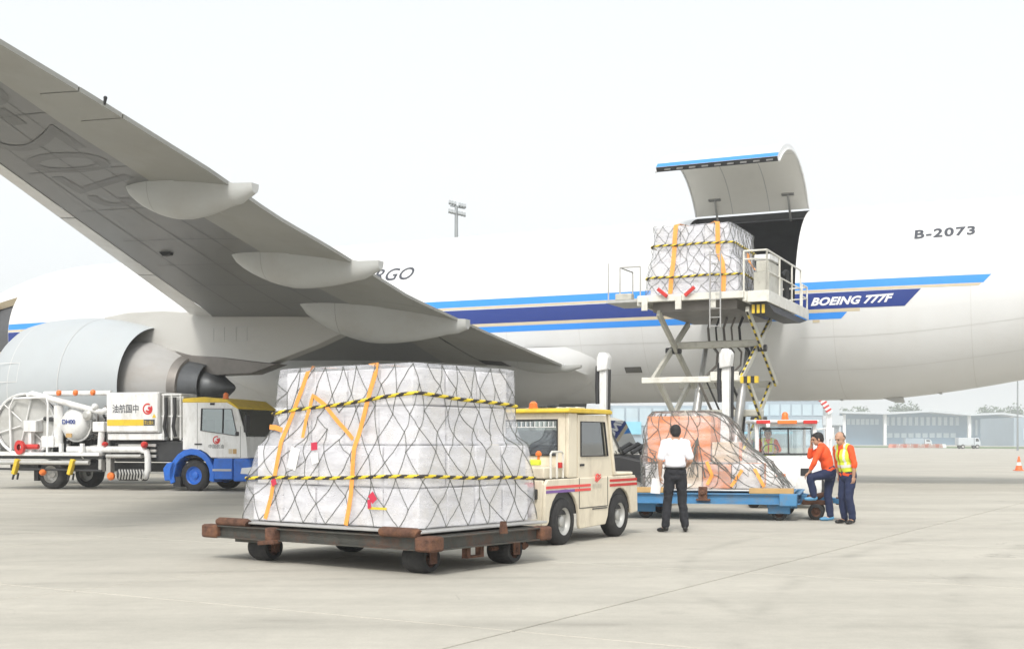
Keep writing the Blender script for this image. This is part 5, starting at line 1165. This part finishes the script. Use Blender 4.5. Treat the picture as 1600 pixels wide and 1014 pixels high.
sl_ = MB(); c1, c2 = -HW + .13, HW - .13; pts = [(f0 + .05, c1, zb + .1), (f0 + .05, c2, zb + .1), (f1 + .055, c2, zt_ - .1), (f1 + .055, c1, zt_ - .1)]; sl_.tube(pts, .024, 6, closed=True); sl_.build('windscreen_seal', 'black', wt_)
MB().bar((f0 + .055, .05, zb + .1), (f1 + .06, .05, zt_ - .1), .03, .02).build('windscreen_wiper', 'black', wt_)
wx_([(-1.2, 1.86), (.24, 1.86), (.24, 1.93), (-1.2, 1.95)], -HW - .03, HW + .03, 'cab_roof', 'white_paint', .03)
for y in (-HW + .02, HW - .08): wx_([(-1.15, 1.06), (-1.08, 1.06), (-1.08, 1.86), (-1.15, 1.86)], y, y + .06, 'rear_pillar', 'white_paint', .01)
wx_([(-1.12, 1.06), (-1.1, 1.06), (-1.1, 1.85), (-1.12, 1.85)], -HW + .1, HW - .1, 'rear_window', 'window_clear', 0)
for y0, y1, m_ in ((-.66, -.36, 'red'), (-.2, .22, 'orange_lamp'), (.36, .66, 'red')): MB().bb(.25, .30, y0, y1, 1.84, 1.92).build('roof_lamp', m_, wt_, bevel=.012)
bn = MB(); bn.cyl((.05, 0, 1.94), (.05, 0, 1.98), .08, None, 12); bn.lathe([(.07, 0), (.07, .08), (.04, .12), (0, .13)], (.05, 0, 1.98), (0, 0, 1), 12); bn.build('beacon', 'orange_lamp', wt_)
MB().bb(.25, .31, -.45, -.36, 1.76, 1.85).build('work_lamp', 'lamp_clear', wt_, bevel=.02)
MB().bb(.715, .73, .22, .46, .72, .88).build('number_plate', 'black', wt_, bevel=.01); MB().bb(.715, .73, -.30, -.1, .70, .76).build('front_sticker', 'orange_lamp', wt_)
for y in (-.5, .42): MB().cyl((.70, y + .04, .62), (.73, y + .04, .62), .07, None, 14).build('headlight', 'lamp_clear', wt_)
for x in (.15, -1.6):
    for s in (-1, 1): add_wheel(wt_, (x, s * (HW + .02), .33), (0, s, 0), .33, .22)
sm_ = MB(); sm_.tube([(.1, HW, 1.72), (.16, HW + .2, 1.74), (.16, HW + .28, 1.66), (.14, HW + .28, 1.3)], .018, 7); sm_.bb(.1, .2, HW + .18, HW + .36, 1.5, 1.76); sm_.build('mirror', 'white_paint', wt_, bevel=.02)
st_ = MB(); st_.bb(-.75, -.3, -.55, -.05, 1.0, 1.08); st_.bb(-.85, -.75, -.5, -.1, 1.08, 1.45); st_.build('seat', 'seat', wt_, bevel=.03)
sw = MB(); sw.tube([(-.08 + .05 * math.cos(a), -.30 + .17 * math.sin(a), 1.28 + .12 * math.cos(a)) for a in [2 * math.pi * k / 16 for k in range(16)]], .014, 6, closed=True); sw.build('steering_wheel', 'black', wt_)

# ------------------------------------------------------------------ dark service van between cream tractor and loader
dv_l = gnd(975, 741); dv = thing('service_vehicle', 'dark service vehicle half hidden between cream tractor and orange load', 'vehicle', (at(952, 700, 29.0).x, 29.0, 0), rad(-25))
def vx(poly, y0, y1, nm, m_, bevel=.03): return MB().prism(poly, y0, y1, lambda p, q, t: V((p, t, q))).build(nm, m_, dv, bevel=bevel)
vx([(-2.2, .35), (1.55, .35), (1.62, .6), (1.55, .95), (.55, 1.15), (-2.2, 1.15)], -.75, .75, 'body', 'black', .06)
vx([(-2.2, 1.16), (.5, 1.16), (.12, 1.95), (-.1, 2.02), (-2.2, 2.02)], -.72, .72, 'cabin', 'loader_grey', .05)
vx([(.52, 1.18), (.56, 1.18), (.17, 1.94), (.13, 1.94)], -.62, .62, 'windscreen', 'window_dark', 0)
vx([(-.75, 1.25), (.3, 1.25), (.08, 1.85), (-.75, 1.85)], -.735, -.722, 'side_window', 'window_dark', 0)
hp_ = MB()
for k in range(4): hp_.tube([(.4 + .2 * k, -.7, 1.2), (.6 + .2 * k, -.3, 1.4), (.8 + .2 * k, .2, 1.2)], .05, 7)
hp_.build('hood_hoses', 'black', dv)
for x in (-1.4, .95):
    for s in (-1, 1): add_wheel(dv, (x, s * .72, .36), (0, s, 0), .36, .24)
# ------------------------------------------------------------------ people
def fuse_mesh(name, mb, m_, parent, vox, smooth=5, wrinkle=0.0, seed=0):
    me = mb.mesh(name, m_, fixn=True); t = bpy.data.objects.new(name, me)
    r = t.modifiers.new('r', 'REMESH'); r.mode = 'VOXEL'; r.voxel_size = vox; r.use_smooth_shade = True
    s = t.modifiers.new('s', 'SMOOTH'); s.iterations = smooth; s.factor = .5
    nm = baked(t); bpy.data.objects.remove(t)
    if wrinkle:
        N3 = len(nm.vertices) * 3; co = [0.0] * N3; no = [0.0] * N3
        nm.vertices.foreach_get('co', co); nm.vertex_normals.foreach_get('vector', no)
        for i in range(0, N3, 3):
            x, y, z = co[i:i + 3]; q = (noise.noise(V((x * 9 + seed, y * 9, z * 13))) + .5 * noise.noise(V((x * 21, y * 21 + seed, z * 9)))) * wrinkle
            co[i] += no[i] * q; co[i + 1] += no[i + 1] * q; co[i + 2] += no[i + 2] * q
        nm.vertices.foreach_set('co', co)
    nm.materials.clear(); nm.materials.append(M[m_]); nm.polygons.foreach_set('use_smooth', [True] * len(nm.polygons)); nm.update()
    o = bpy.data.objects.new(name, nm); COL.objects.link(o); o.parent = parent; return o
def limb(mb, pts, n=12):
    for (p, r), (q, s) in zip(pts, pts[1:]): mb.cyl(p, q, r, s, n); mb.ball(p, r, n, 8); mb.ball(q, s, n, 8)
def ell(mb, c, r, rot=None, n=16, m=12): mb.ball(c, 1.0, n, m, 0, r, rot)
def hand(mb, w_, d, palm_n, s=1.0, curl=.5):
    d = V(d).normalized(); pn = V(palm_n); pn = (pn - d * pn.dot(d)).normalized(); sd = d.cross(pn).normalized(); w_ = V(w_)
    c = w_ + d * .05 * s; R_ = Matrix((sd, d, pn)).transposed(); mb.ball(c, 1, 10, 8, 0, (.042 * s, .055 * s, .018 * s), R_)
    for k, L in enumerate((.068, .078, .073, .058)):
        b = w_ + d * .09 * s + sd * (.030 - .02 * k) * s; e = b + (d * math.cos(curl) + pn * math.sin(curl)) * L * .5 * s; f = e + (d * math.cos(curl * 2.1) + pn * math.sin(curl * 2.1)) * L * .5 * s
        limb(mb, [(b, .0095 * s), (e, .0088 * s), (f, .0075 * s)], 7)
    b = w_ + d * .03 * s + sd * .035 * s; e = b + (d * .6 + sd * .6 + pn * .3).normalized() * .04 * s; f = e + (d * .85 + pn * .5).normalized() * .035 * s; limb(mb, [(b, .012 * s), (e, .0105 * s), (f, .009 * s)], 7)
def head_rot(fwd, up):
    fwd, up = V(fwd).normalized(), V(up); up = (up - fwd * up.dot(fwd)).normalized(); rt = fwd.cross(up); return Matrix((rt, fwd, up)).transposed()
def make_person(name, label, loc, rz, J, cl, hr):
    """J: joints in local space (x right, y forward, z up)"""
    root = thing(name, label, 'person', loc, rz); J = {k: V(v) for k, v in J.items()}
    Rh = head_rot(J['look'], J.get('headup', V((0, 0, 1)))); H = J['head']; P = lambda x, y, z: H + Rh @ V((x, y, z))
    spine = J['chest'] - J['pelvis']; tw = head_rot(J['front'], spine); tp = head_rot(J.get('hipfront', J['front']), V((0, 0, 1)))
    b = MB()
    ell(b, P(0, -.008, .022), (.076, .096, .092), Rh); ell(b, P(0, .022, -.045), (.058, .066, .068), Rh); ell(b, P(0, .05, -.085), (.03, .03, .025), Rh)
    ell(b, P(0, .097, -.022), (.013, .022, .02), Rh); ell(b, P(0, .088, .008), (.010, .014, .03), Rh); ell(b, P(0, .083, -.062), (.026, .012, .009), Rh); ell(b, P(0, .082, .032), (.05, .018, .012), Rh)
    for s in (-1, 1): ell(b, P(.077 * s, -.012, -.008), (.012, .022, .032), Rh)
    limb(b, [(P(0, -.02, -.06), .056), (J['neck'] + V((0, 0, -.02)), .058)])
    ell(b, J['chest'], (.165, .105, .17), tw); ell(b, (J['chest'] + J['pelvis']) / 2, (.14, .098, .17), tw); ell(b, J['pelvis'], (.155, .108, .12), tp)
    for s in 'LR':
        sh, el, wr = J['sh' + s], J['el' + s], J['wr' + s]
        limb(b, [(J['neck'].lerp(sh, .25), .055), (sh, .056), (sh.lerp(el, .5), .047), (el, .038), (el.lerp(wr, .35), .038), (wr, .026)]); hand(b, wr, (wr - el) if 'hd' + s not in J else J['hd' + s], J.get('pn' + s, V((0, 1, 0))), 1.0, J.get('curl' + s, V((.5, 0, 0))).x)
        hp, kn, an = J['hp' + s], J['kn' + s], J['an' + s]; limb(b, [(hp, .085), (hp.lerp(kn, .5), .07), (kn, .052), (kn.lerp(an, .3), .055), (an, .038)])
        ft = J['ft' + s]; limb(b, [(an + V((0, 0, -.03)), .035), (ft, .03)])
    fuse_mesh('body', b, 'skin', root, .0065, 3)
    e = MB()
    for s in (-1, 1): eo = MB(); eo.ball(P(.032 * s, .080, .005), .011, 8, 6); eo.build('eye', 'eye', root)
    h = MB()
    if hr == 'full': ell(h, P(0, -.022, .040), (.087, .098, .086), Rh); ell(h, P(0, -.058, -.012), (.076, .058, .075), Rh); ell(h, P(0, .028, .082), (.068, .06, .036), Rh); [ell(h, P(.066 * s, -.02, .01), (.022, .05, .05), Rh) for s in (-1, 1)]
    else: ell(h, P(0, -.062, -.012), (.074, .05, .062), Rh); [ell(h, P(.066 * s, -.035, .005), (.018, .045, .045), Rh) for s in (-1, 1)]; ell(h, P(0, -.05, .045), (.066, .055, .055), Rh)
    fuse_mesh('hair', h, cl.get('hair', 'hair'), root, .008, 2, .003, 3)
    # top
    t = MB(); ell(t, J['chest'], (.185, .122, .18), tw); ell(t, (J['chest'] + J['pelvis']) / 2 + V((0, 0, .01)), (.168, .118, .2), tw)
    hem = J['pelvis'] + (J['chest'] - J['pelvis']).normalized() * cl.get('hem', .04); ell(t, hem, (.178, .127, .10), tw)
    limb(t, [(J['neck'] + V((0, 0, -.015)), .066), (J['neck'].lerp(J['chest'], .3), .09)])
    for s in 'LR':
        sh, el, wr = J['sh' + s], J['el' + s], J['wr' + s]; L_ = [(J['neck'].lerp(sh, .45), .062), (sh, .062)]
        L_ += [(sh.lerp(el, .5), .060), (sh.lerp(el, .80), .062)] if cl['sleeve'] == 'short' else [(sh.lerp(el, .5), .06), (el, .052), (el.lerp(wr, .6 if cl['sleeve'] == 'long' else .25), .046)]
        limb(t, L_)
    fuse_mesh('shirt', t, cl['shirt'], root, .011, 4, .008, 5)
    q = MB(); ell(q, J['pelvis'] + V((0, 0, .02)), (.176, .126, .125), tp); ell(q, J['pelvis'] + V((0, 0, -.06)), (.172, .122, .10), tp)
    for s in 'LR':
        hp, kn, an = J['hp' + s], J['kn' + s], J['an' + s]; limb(q, [(hp, .098), (hp.lerp(kn, .45), .089), (kn, .073), (kn.lerp(an, .5), .072), (an.lerp(kn, .06), .066)])
    fuse_mesh('trousers', q, cl['trousers'], root, .011, 3, .011, 8)
    bl_ = MB(); 
    if cl.get('belt'):
        pts = [J['pelvis'] + V((0, 0, .09)) + tp @ V((.168 * math.cos(a), .119 * math.sin(a), 0)) for a in [2 * math.pi * k / 24 for k in range(24)]]; bl_.tube(pts, .017, 6, closed=True); bl_.build('belt', 'leather', root)
    for s in 'LR':
        an, ft = J['an' + s], J['ft' + s]; so = MB(); dr = (ft - an); dr.z = 0; dr.normalize(); rt = head_rot(dr, V((0, 0, 1)))
        so.ball(an + V((0, 0, -.035)) + dr * -.01, 1, 12, 8, 0, (.042, .058, .045), rt); so.ball(an.lerp(ft, .55) + V((0, 0, -.022)), 1, 12, 8, 0, (.045, .09, .038), rt); so.ball(ft + V((0, 0, -.005)), 1, 12, 8, 0, (.046, .062, .032), rt)
        fuse_mesh('shoe', so, cl['shoes'], root, .009, 3)
    if cl.get('vest'):
        vv = MB(); ell(vv, J['chest'] + V((0, 0, -.01)), (.196, .135, .178), tw); ell(vv, (J['chest'] + J['pelvis']) / 2 + V((0, 0, .01)), (.182, .133, .20), tw); ell(vv, hem + V((0, 0, .06)), (.186, .136, .07), tw)
        for s in 'LR': limb(vv, [(J['neck'].lerp(J['sh' + s], .5) + V((0, 0, .002)), .068), (J['neck'].lerp(J['sh' + s], .72), .067)])
        vo = fuse_mesh('vest', vv, 'vest_yellow', root, .011, 3, .005, 2)
        ax_ = (J['chest'] - J['pelvis']).normalized(); c0 = J['pelvis']; bm = bmesh.new(); bm.from_mesh(vo.data)
        fr_ = tw @ V((0, 1, 0)); rt_ = tw @ V((1, 0, 0))
        vo.data.materials.append(M['reflective']); vo.data.materials.append(M['shirt_orange'])
        for f in bm.faces:
            p = f.calc_center_median() - c0; hgt = p.dot(ax_); a = p.dot(rt_); fw = p.dot(fr_)
            if .13 < hgt < .18: f.material_index = 1
            elif .055 < abs(a) - .035 < .095 and hgt > .18 and fw > 0 and cl['vest'] == 'strap': f.material_index = 1
            elif cl['vest'] == 'orange_back' and fw < .02 and hgt < .36: f.material_index = 2
        dele = [f for f in bm.faces if (f.calc_center_median() - c0).dot(fr_) > .05 and abs((f.calc_center_median() - c0).dot(rt_)) < .012 + .11 * max(0, (f.calc_center_median() - c0).dot(ax_) - .26)]
        bmesh.ops.delete(bm, geom=dele, context='FACES'); bm.to_mesh(vo.data); bm.free()
    return root
# man in the white shirt, seen from behind, papers in his left hand
S = 1.0
manJ = dict(look=(0, 1, -.02), front=(.06, 1, .0), pelvis=(0, 0, .94), chest=(0, .0, 1.30), neck=(0, -.005, 1.475), head=(.005, .02, 1.605),
    shL=(-.185, -.005, 1.425), elL=(-.245, -.02, 1.145), wrL=(-.235, .05, .905), shR=(.185, -.005, 1.425), elR=(.245, -.03, 1.15), wrR=(.215, .17, 1.05), pnL=(1, 0, 0), hdL=(.1, .1, -1), hdR=(-.7, .7, .1), pnR=(0, 0, 1),
    hpL=(-.09, 0, .90), knL=(-.115, .02, .50), anL=(-.165, -.03, .095), ftL=(-.235, .07, .04), hpR=(.09, 0, .90), knR=(.12, .02, .50), anR=(.155, -.03, .095), ftR=(.185, .1, .04))
pm = gnd(1055, 831); man = make_person('person', 'man in white shirt and black trousers standing with his back turned, papers in hand', pm, rad(3), manJ, dict(shirt='shirt_white', sleeve='short', trousers='trouser_black', shoes='leather', belt=True, hem=.15), 'full')
pp = MB()
for k in range(3): pp.box((-.30 + .004 * k, .075 + .006 * k, .735 + .003 * k), (.165, .003, .235), Matrix.Rotation(.10 + .02 * k, 3, 'Y') @ Matrix.Rotation(.25, 3, 'Z'))
po = pp.build('paper_sheets', 'paper'); po.location = pm; po.rotation_euler = (0, 0, rad(3)); tag(po, 'white sheets of paper held low by the man in the white shirt', 'papers')
# orange-shirted worker with one foot up on the tow bar, hand to his face; faces left
w1 = gnd(1291, 814)
w1J = dict(look=(-.1, 1, -.25), front=(-.15, 1, -.1), pelvis=(0, -.06, .90), chest=(.0, .04, 1.22), neck=(0, .09, 1.385), head=(0, .155, 1.50),
    shL=(-.16, .10, 1.34), elL=(-.22, .22, 1.08), wrL=(-.15, .30, .90), hdL=(.1, .7, -.6), pnL=(0, 0, -1), shR=(.18, .05, 1.345), elR=(.17, .29, 1.18), wrR=(.07, .26, 1.40), hdR=(-.2, .05, 1), pnR=(-.3, -1, 0), curlR=(.35, 0, 0),
    hpL=(-.09, -.04, .87), knL=(-.14, .29, .80), anL=(-.12, .22, .46), ftL=(-.12, .34, .415), hpR=(.09, -.08, .87), knR=(.09, -.03, .48), anR=(.09, -.08, .095), ftR=(.09, .06, .04))
make_person('person', 'worker in orange shirt with one foot on the tow bar, hand at his face', w1, rad(78), w1J, dict(shirt='shirt_orange', sleeve='long', trousers='trouser_navy', shoes='shoe_blue', hem=.03), 'full')
# balding worker in yellow vest, looking down to the left
w2 = gnd(1322, 818)
w2J = dict(look=(-.15, 1, -.45), front=(.1, 1, -.1), pelvis=(0, -.04, .89), chest=(.0, .04, 1.22), neck=(0, .09, 1.39), head=(-.01, .155, 1.51),
    shL=(-.18, .07, 1.335), elL=(-.25, .04, 1.07), wrL=(-.21, .02, .84), shR=(.18, .07, 1.335), elR=(.25, -.02, 1.07), wrR=(.24, -.06, .84), pnL=(1, 0, 0), pnR=(-1, 0, 0),
    hpL=(-.09, -.04, .86), knL=(-.10, .03, .48), anL=(-.11, -.05, .095), ftL=(-.14, .09, .04), hpR=(.09, -.05, .86), knR=(.10, .0, .48), anR=(.10, -.06, .095), ftR=(.12, .08, .04))
make_person('person', 'balding worker in yellow safety vest over orange shirt looking down', w2, rad(118), w2J, dict(shirt='shirt_orange', sleeve='half', trousers='trouser_navy', shoes='leather', vest='strap', hem=.0, hair='hair_grey'), 'bald')
# driver seated in the white tractor (placed in that tractor's frame)
drJ = dict(look=(.1, 1, -.1), front=(0, 1, 0), pelvis=(0, 0, .16), chest=(0, .04, .45), neck=(0, .05, .60), head=(0, .08, .72),
    shL=(-.17, .05, .55), elL=(-.23, .2, .36), wrL=(-.14, .40, .34), shR=(.17, .05, .55), elR=(.24, .18, .36), wrR=(.12, .40, .32), pnL=(0, 0, -1), pnR=(0, 0, -1),
    hpL=(-.09, .02, .12), knL=(-.12, .40, .12), anL=(-.12, .42, -.18), ftL=(-.12, .54, -.22), hpR=(.09, .02, .12), knR=(.12, .40, .12), anR=(.12, .42, -.18), ftR=(.12, .54, -.22))
Rw = Matrix.Rotation(rad(-93), 3, 'Z'); dpos = Rw @ V((-.52, -.30, 0))
make_person('person', 'driver in yellow vest seated behind the windscreen of the white tractor', (wl_.x + dpos.x, 27.6 + dpos.y, .90), rad(-93 - 90), drJ, dict(shirt='shirt_orange', sleeve='long', trousers='trouser_navy', shoes='leather', vest='strap', hem=.0), 'full')
# ------------------------------------------------------------------ background
def U(u, Y): return (u - 800) / FPX * Y
# terminal with wavy roof
TY = 560.0
tm = thing('terminal_building', 'long hazy terminal with wavy white roof and white columns beyond the apron', 'building', (U(1440, TY), TY, 0))
def tx(u): return U(u, TY) - U(1440, TY)
def tz(v): return CAMH + (VHOR - v) / FPX * TY
prof_ = [(1240, 646), (1300, 643), (1375, 645), (1440, 641.5), (1503, 647), (1550, 645), (1600, 652), (1690, 660), (1800, 652)]
rf = MB(); rows = []
for u, v in prof_: rows.append([V((tx(u), y, tz(v))) for y in (-12, 60)]); 
rows2 = [[p - V((0, 0, .9)) for p in r] for r in rows]
rf.grid(rows); rf.grid(rows2); rf.grid([[a[0] for a in rows], [a[0] for a in rows2]]); rf.grid([[a[1] for a in rows], [a[1] for a in rows2]]); rf.build('roof', 'bld_pale', tm)
wm = MB()
for (u0, v0), (u1, v1) in zip(prof_, prof_[1:]):
    wm.add([V((tx(u0), 0, -.5)), V((tx(u1), 0, -.5)), V((tx(u1), 0, tz(v1) - .8)), V((tx(u0), 0, tz(v0) - .8)), V((tx(u0), 40, -.5)), V((tx(u1), 40, -.5)), V((tx(u1), 40, tz(v1) - .8)), V((tx(u0), 40, tz(v0) - .8))], [(0, 1, 2, 3), (5, 4, 7, 6), (0, 4, 5, 1), (3, 2, 6, 7), (1, 5, 6, 2), (0, 3, 7, 4)])
wm.build('wall', 'bld_dark', tm)
for u in (1312, 1375, 1505, 1572): MB().bb(tx(u - 2.2), tx(u + 2.2), -8, -6.5, -.5, tz(648)).build('column', 'bld_white', tm)
pm_ = MB().bb(-.5, .5, -.35, .0, -.5, .5).mesh('window', 'bld_pane')
def pane(u, v, wu, hv):
    o = bpy.data.objects.new('window', pm_); COL.objects.link(o); o.parent = tm; o.location = (tx(u), -.05, tz(v)); o.scale = (wu / FPX * TY, 1, hv / FPX * TY)
for k in range(13): pane(1386 + 9.1 * k, 658, 5.2, 13)
for k in range(9): pane(1517 + 8.2 * k, 668, 3.4, 24)
for k in range(8): pane(1318 + 7.4 * k, 659, 5.5, 9)
for k in range(10): pane(1390 + 11 * k, 680, 8, 7)
# nearer blue-grey block below the fuselage, with tower
BY = 300.0
bk = thing('office_block', 'pale blue glazed block seen below the fuselage behind the tractor', 'building', (U(1226, BY), BY, 0))
bw = U(1286, BY) - U(1226, BY); MB().bb(-bw * 1.0, bw, 0, 30, -.5, 16).build('wall', 'bld_wall', bk)
pm2 = MB().bb(-.5, .5, -.3, 0, -.5, .5).mesh('window', 'bld_pane')
for i in range(7):
    for j in range(4):
        o = bpy.data.objects.new('window', pm2); COL.objects.link(o); o.parent = bk; o.location = (-bw + 2.6 * i + 1.6, -.02, 1.9 + 3.6 * j); o.scale = (2.2, .5, 2.7)
MB().bb(-bw - 1.5, bw * .1, -5, -.32, 3.3, 3.8).build('canopy', 'bld_cyan', bk)
tw_ = thing('white_pylon', 'pale concrete tower beside the blue-grey block below the fuselage', 'tower', (U(1302, 240), 240, 0)); MB().bb(-1.2, 1.2, 0, 3, -.5, 15).build('shaft', 'bld_pale', tw_)
for x in (-2.0, .9): MB().bb(x - .18, x + .18, -1.5, -1.1, -.5, 4.6).build('leg', 'bld_pale', tw_)
MB().bb(-2.4, 1.4, -1.8, -.9, 4.6, 6.4).build('gallery', 'bld_pale', tw_)
sbm = thing('striped_boom', 'red and white striped boom slanting down below the fuselage', 'barrier', (U(1284, 120), 120, 0)); bb_ = MB(); A, B = V((U(1279, 120) - U(1284, 120), 0, at(0, 617, 120).z)), V((U(1297, 120) - U(1284, 120), 0, at(0, 645, 120).z))
for k in range(10): bb_.bar(A.lerp(B, k / 10), A.lerp(B, (k + 1) / 10), .5, .5, k % 2)
bb_.build('boom', ['red', 'bld_white'], sbm); bm_ = MB(); bm_.bb(B.x - .25, B.x + .25, .3, .7, -.05, B.z); bm_.build('boom_post', 'bld_white', sbm)
cb = thing('glass_annex', 'pale cyan glazed annex glimpsed between cream tractor and orange load', 'building', (U(1000, 260), 260, 0)); MB().bb(-6, 14, 0, 20, -.5, 9).build('wall', 'bld_wall', cb)
for k in range(7): MB().bb(-5.7 + 2.8 * k, -3.3 + 2.8 * k, -.3, -.01, 4.8, 8.4).build('window', 'bld_pane', cb)
MB().bb(-4, .2, -.7, -.31, 3.0, 5.6).build('sign_panel', 'bld_cyan', cb)
gb2 = thing('grey_block', 'hazy grey building cut by the right edge of the picture', 'building', (U(1640, 420), 420, 0)); MB().bb(U(1584, 420) - U(1640, 420), 20, 0, 30, -.5, at(0, 652, 420).z).build('wall', 'bld_wall', gb2)
for k in range(4): MB().bb(-9 + 4 * k, -6.5 + 4 * k, -.3, -.01, 2, 6).build('window', 'bld_pane', gb2)
# floodlight mast behind the fuselage
MY = 150.0; ml = thing('floodlight_mast', 'tall floodlight mast with four lamp racks rising behind the fuselage', 'lamp', (U(713, MY), MY, 0))
mb_ = MB(); mb_.cyl((0, 0, 0), (0, 0, at(0, 322, MY).z), .42, .20, 14); mb_.build('pole', 'floodlight', ml)
zt = at(0, 322, MY).z
cr = MB(); cr.bar((-.75, -.1, zt), (1.0, .3, zt - .25), .15, .15); cr.bar((-.75, -.1, zt - .85), (1.0, .3, zt - 1.1), .15, .15); cr.build('cross_arm', 'floodlight', ml)
for x, z in ((-.45, zt + .32), (.72, zt + .02), (-.5, zt - .72), (.68, zt - 1.0)):
    q = MB()
    for k in range(3): q.box((x + (k - 1) * .32, -.15, z - (k - 1) * .08), (.28, .35, .42), Matrix.Rotation(-.5, 3, 'X'))
    q.build('lamp_rack', 'floodlight', ml)
# thin far lamp post
lp = thing('lamp_post', 'thin grey lamp post standing near the right edge of the picture', 'lamp', (U(1590, 200), 200, 0)); q = MB(); q.cyl((0, 0, 0), (0, 0, at(0, 592, 200).z), .16, .10, 10); q.build('pole', 'floodlight', lp); MB().box((-.4, 0, at(0, 592, 200).z), (1.0, .3, .15)).build('lamp_head', 'floodlight', lp)
# grass verge, kerb line
vg = MB(); vg.add([V((U(1240, 380), 330, .0)), V((U(1660, 250), 250, .0)), V((U(1700, 330), 330, .0)), V((U(1240, 470), 470, .0))], [(0, 1, 2, 3)]); struct(vg.build('grass_verge', 'grass'))
# barriers, parked vehicles far off
bmh = MB().prism([(-.9, 0), (.9, 0), (.9, .35), (.7, .9), (-.7, .9), (-.9, .35)], -.25, .25, lambda p, q, t: V((p, t, q))); bmesh_o = bmh.mesh('barrier', 'barrier_red'); bmesh_w = MB().prism([(-.9, 0), (.9, 0), (.9, .35), (.7, .9), (-.7, .9), (-.9, .35)], -.25, .25, lambda p, q, t: V((p, t, q))).mesh('barrier', 'bld_white')
for k in range(15):
    red_ = k % 3 != 2; o = bpy.data.objects.new('barrier', bmesh_o if red_ else bmesh_w); COL.objects.link(o); u = 1394 + 5.6 * k; o.location = (U(u, 300), 300, 0)
    tag(o, 'reddish plastic barrier in the far row by the terminal' if red_ else 'white plastic barrier in the far row by the terminal', 'barrier', 'reddish barriers in the far row' if red_ else 'white barriers in the far row')
def far_truck(u, Y, L, Hh, lab, m_, rz=0):
    t = thing('parked_truck', lab, 'truck', (U(u, Y), Y, 0), rz); b = MB(); b.bb(-L / 2, L * .2, -1.1, 1.1, .7, Hh); b.build('box_body', m_, t, bevel=.08); c = MB(); c.prism([(L * .22, .6), (L * .5, .6), (L * .5, 1.4), (L * .42, 2.3), (L * .22, 2.3)], -1.1, 1.1, lambda p, q, s: V((p, s, q))); c.build('cab', 'bld_pale', t, bevel=.08)
    MB().prism([(L * .28, 1.5), (L * .43, 1.5), (L * .39, 2.1), (L * .28, 2.1)], -1.12, -1.101, lambda p, q, s: V((p, s, q))).build('cab_window', 'window_dark', t)
    for x in (-L * .3, L * .35):
        for y in (-1.0, 1.0): add_wheel(t, (x, y, .45), (0, -1 if y < 0 else 1, 0), .45, .3, nuts=0)
far_truck(1512, 260, 4.6, 2.3, 'small pale service truck parked far off before the terminal', 'bld_pale'); far_truck(1434, 420, 9, 2.6, 'long pale truck parked in front of the terminal', 'bld_wall')
# traffic cone
cn = thing('traffic_cone', 'orange and white traffic cone on the open apron at right', 'cone', gnd(1592, 735)); q = MB(); q.lathe([(.19, .03), (.135, .25)], (0, 0, 0), (0, 0, 1), 16); q.lathe([(.132, .26), (.095, .42)], (0, 0, 0), (0, 0, 1), 16, mat=1); q.lathe([(.092, .43), (.04, .7), (.03, .72), (0, .72)], (0, 0, 0), (0, 0, 1), 16); q.box((0, 0, .015), (.44, .44, .03)); q.build('cone_body', ['cone_orange', 'reflective'], cn)
# tree line far behind the terminal roof
ORD = ('leftmost', 'second from the left', 'third from the left', 'middle one', 'third from the right', 'second from the right', 'rightmost')
def tree(u, Y, h_, rw, seed, lab):
    t = thing('tree', lab, 'tree', (U(u, Y), Y, 0), 0, 'hazy trees behind the terminal roof'); rn = random.Random(seed); tk = MB(); tk.tube([(0, 0, 0), (.2, 0, h_ * .4), (0, .2, h_ * .75)], [.5, .35, .12], 7)
    for k in range(5): a = rn.uniform(0, 6.28); tk.tube([(0, 0, h_ * (.35 + .08 * k)), (math.cos(a) * rw * .5, math.sin(a) * rw * .5, h_ * (.55 + .08 * k))], [.2, .06], 5)
    tk.build('trunk', 'bark', t); cw = MB()
    for k in range(1300):
        a, b_, r = rn.uniform(0, 6.28), rn.uniform(-1, 1), rn.uniform(.45, 1) ; p = V((math.cos(a) * math.sqrt(1 - b_ * b_) * rw * r, math.sin(a) * math.sqrt(1 - b_ * b_) * rw * r, h_ * .68 + b_ * h_ * .34 * r)); p *= 1 + .15 * noise.noise(p * .4)
        s = rn.uniform(.35, .8); d1 = V((rn.uniform(-1, 1), rn.uniform(-1, 1), rn.uniform(-1, 1))).normalized(); d2 = d1.cross(V((rn.uniform(-1, 1), rn.uniform(-1, 1), 1))).normalized(); cw.add([p - d1 * s, p - d2 * s * .7, p + d1 * s, p + d2 * s * .7], [(0, 1, 2, 3)])
    cw.build('crown', 'hedge', t, fixn=False)
for k, (u, h_) in enumerate(((1322, 18.5), (1345, 19.5), (1404, 21), (1424, 21), (1540, 19.5), (1562, 19), (1586, 20))): tree(u, 640, h_, 5.5, 40 + k, 'hazy tree behind the terminal roof, %s of seven' % ORD[k])
# ------------------------------------------------------------------ haze
hz = MB().bb(-1200, 1200, -300, 1900, -1.3, 36); hz = hz.build('haze', 'concrete'); hz.data.materials.clear(); struct(hz, 'stuff')
hm = bpy.data.materials.new('haze'); hm.use_nodes = True; n = hm.node_tree; n.nodes.clear(); o_ = n.nodes.new('ShaderNodeOutputMaterial'); pv = n.nodes.new('ShaderNodeVolumePrincipled')
pv.inputs['Color'].default_value = (.94, .97, 1.0, 1); pv.inputs['Density'].default_value = .00085; pv.inputs['Anisotropy'].default_value = 0.2
n.links.new(pv.outputs[0], o_.inputs['Volume']); hz.data.materials.append(hm)
bpy.data.scenes.remove(WORK)
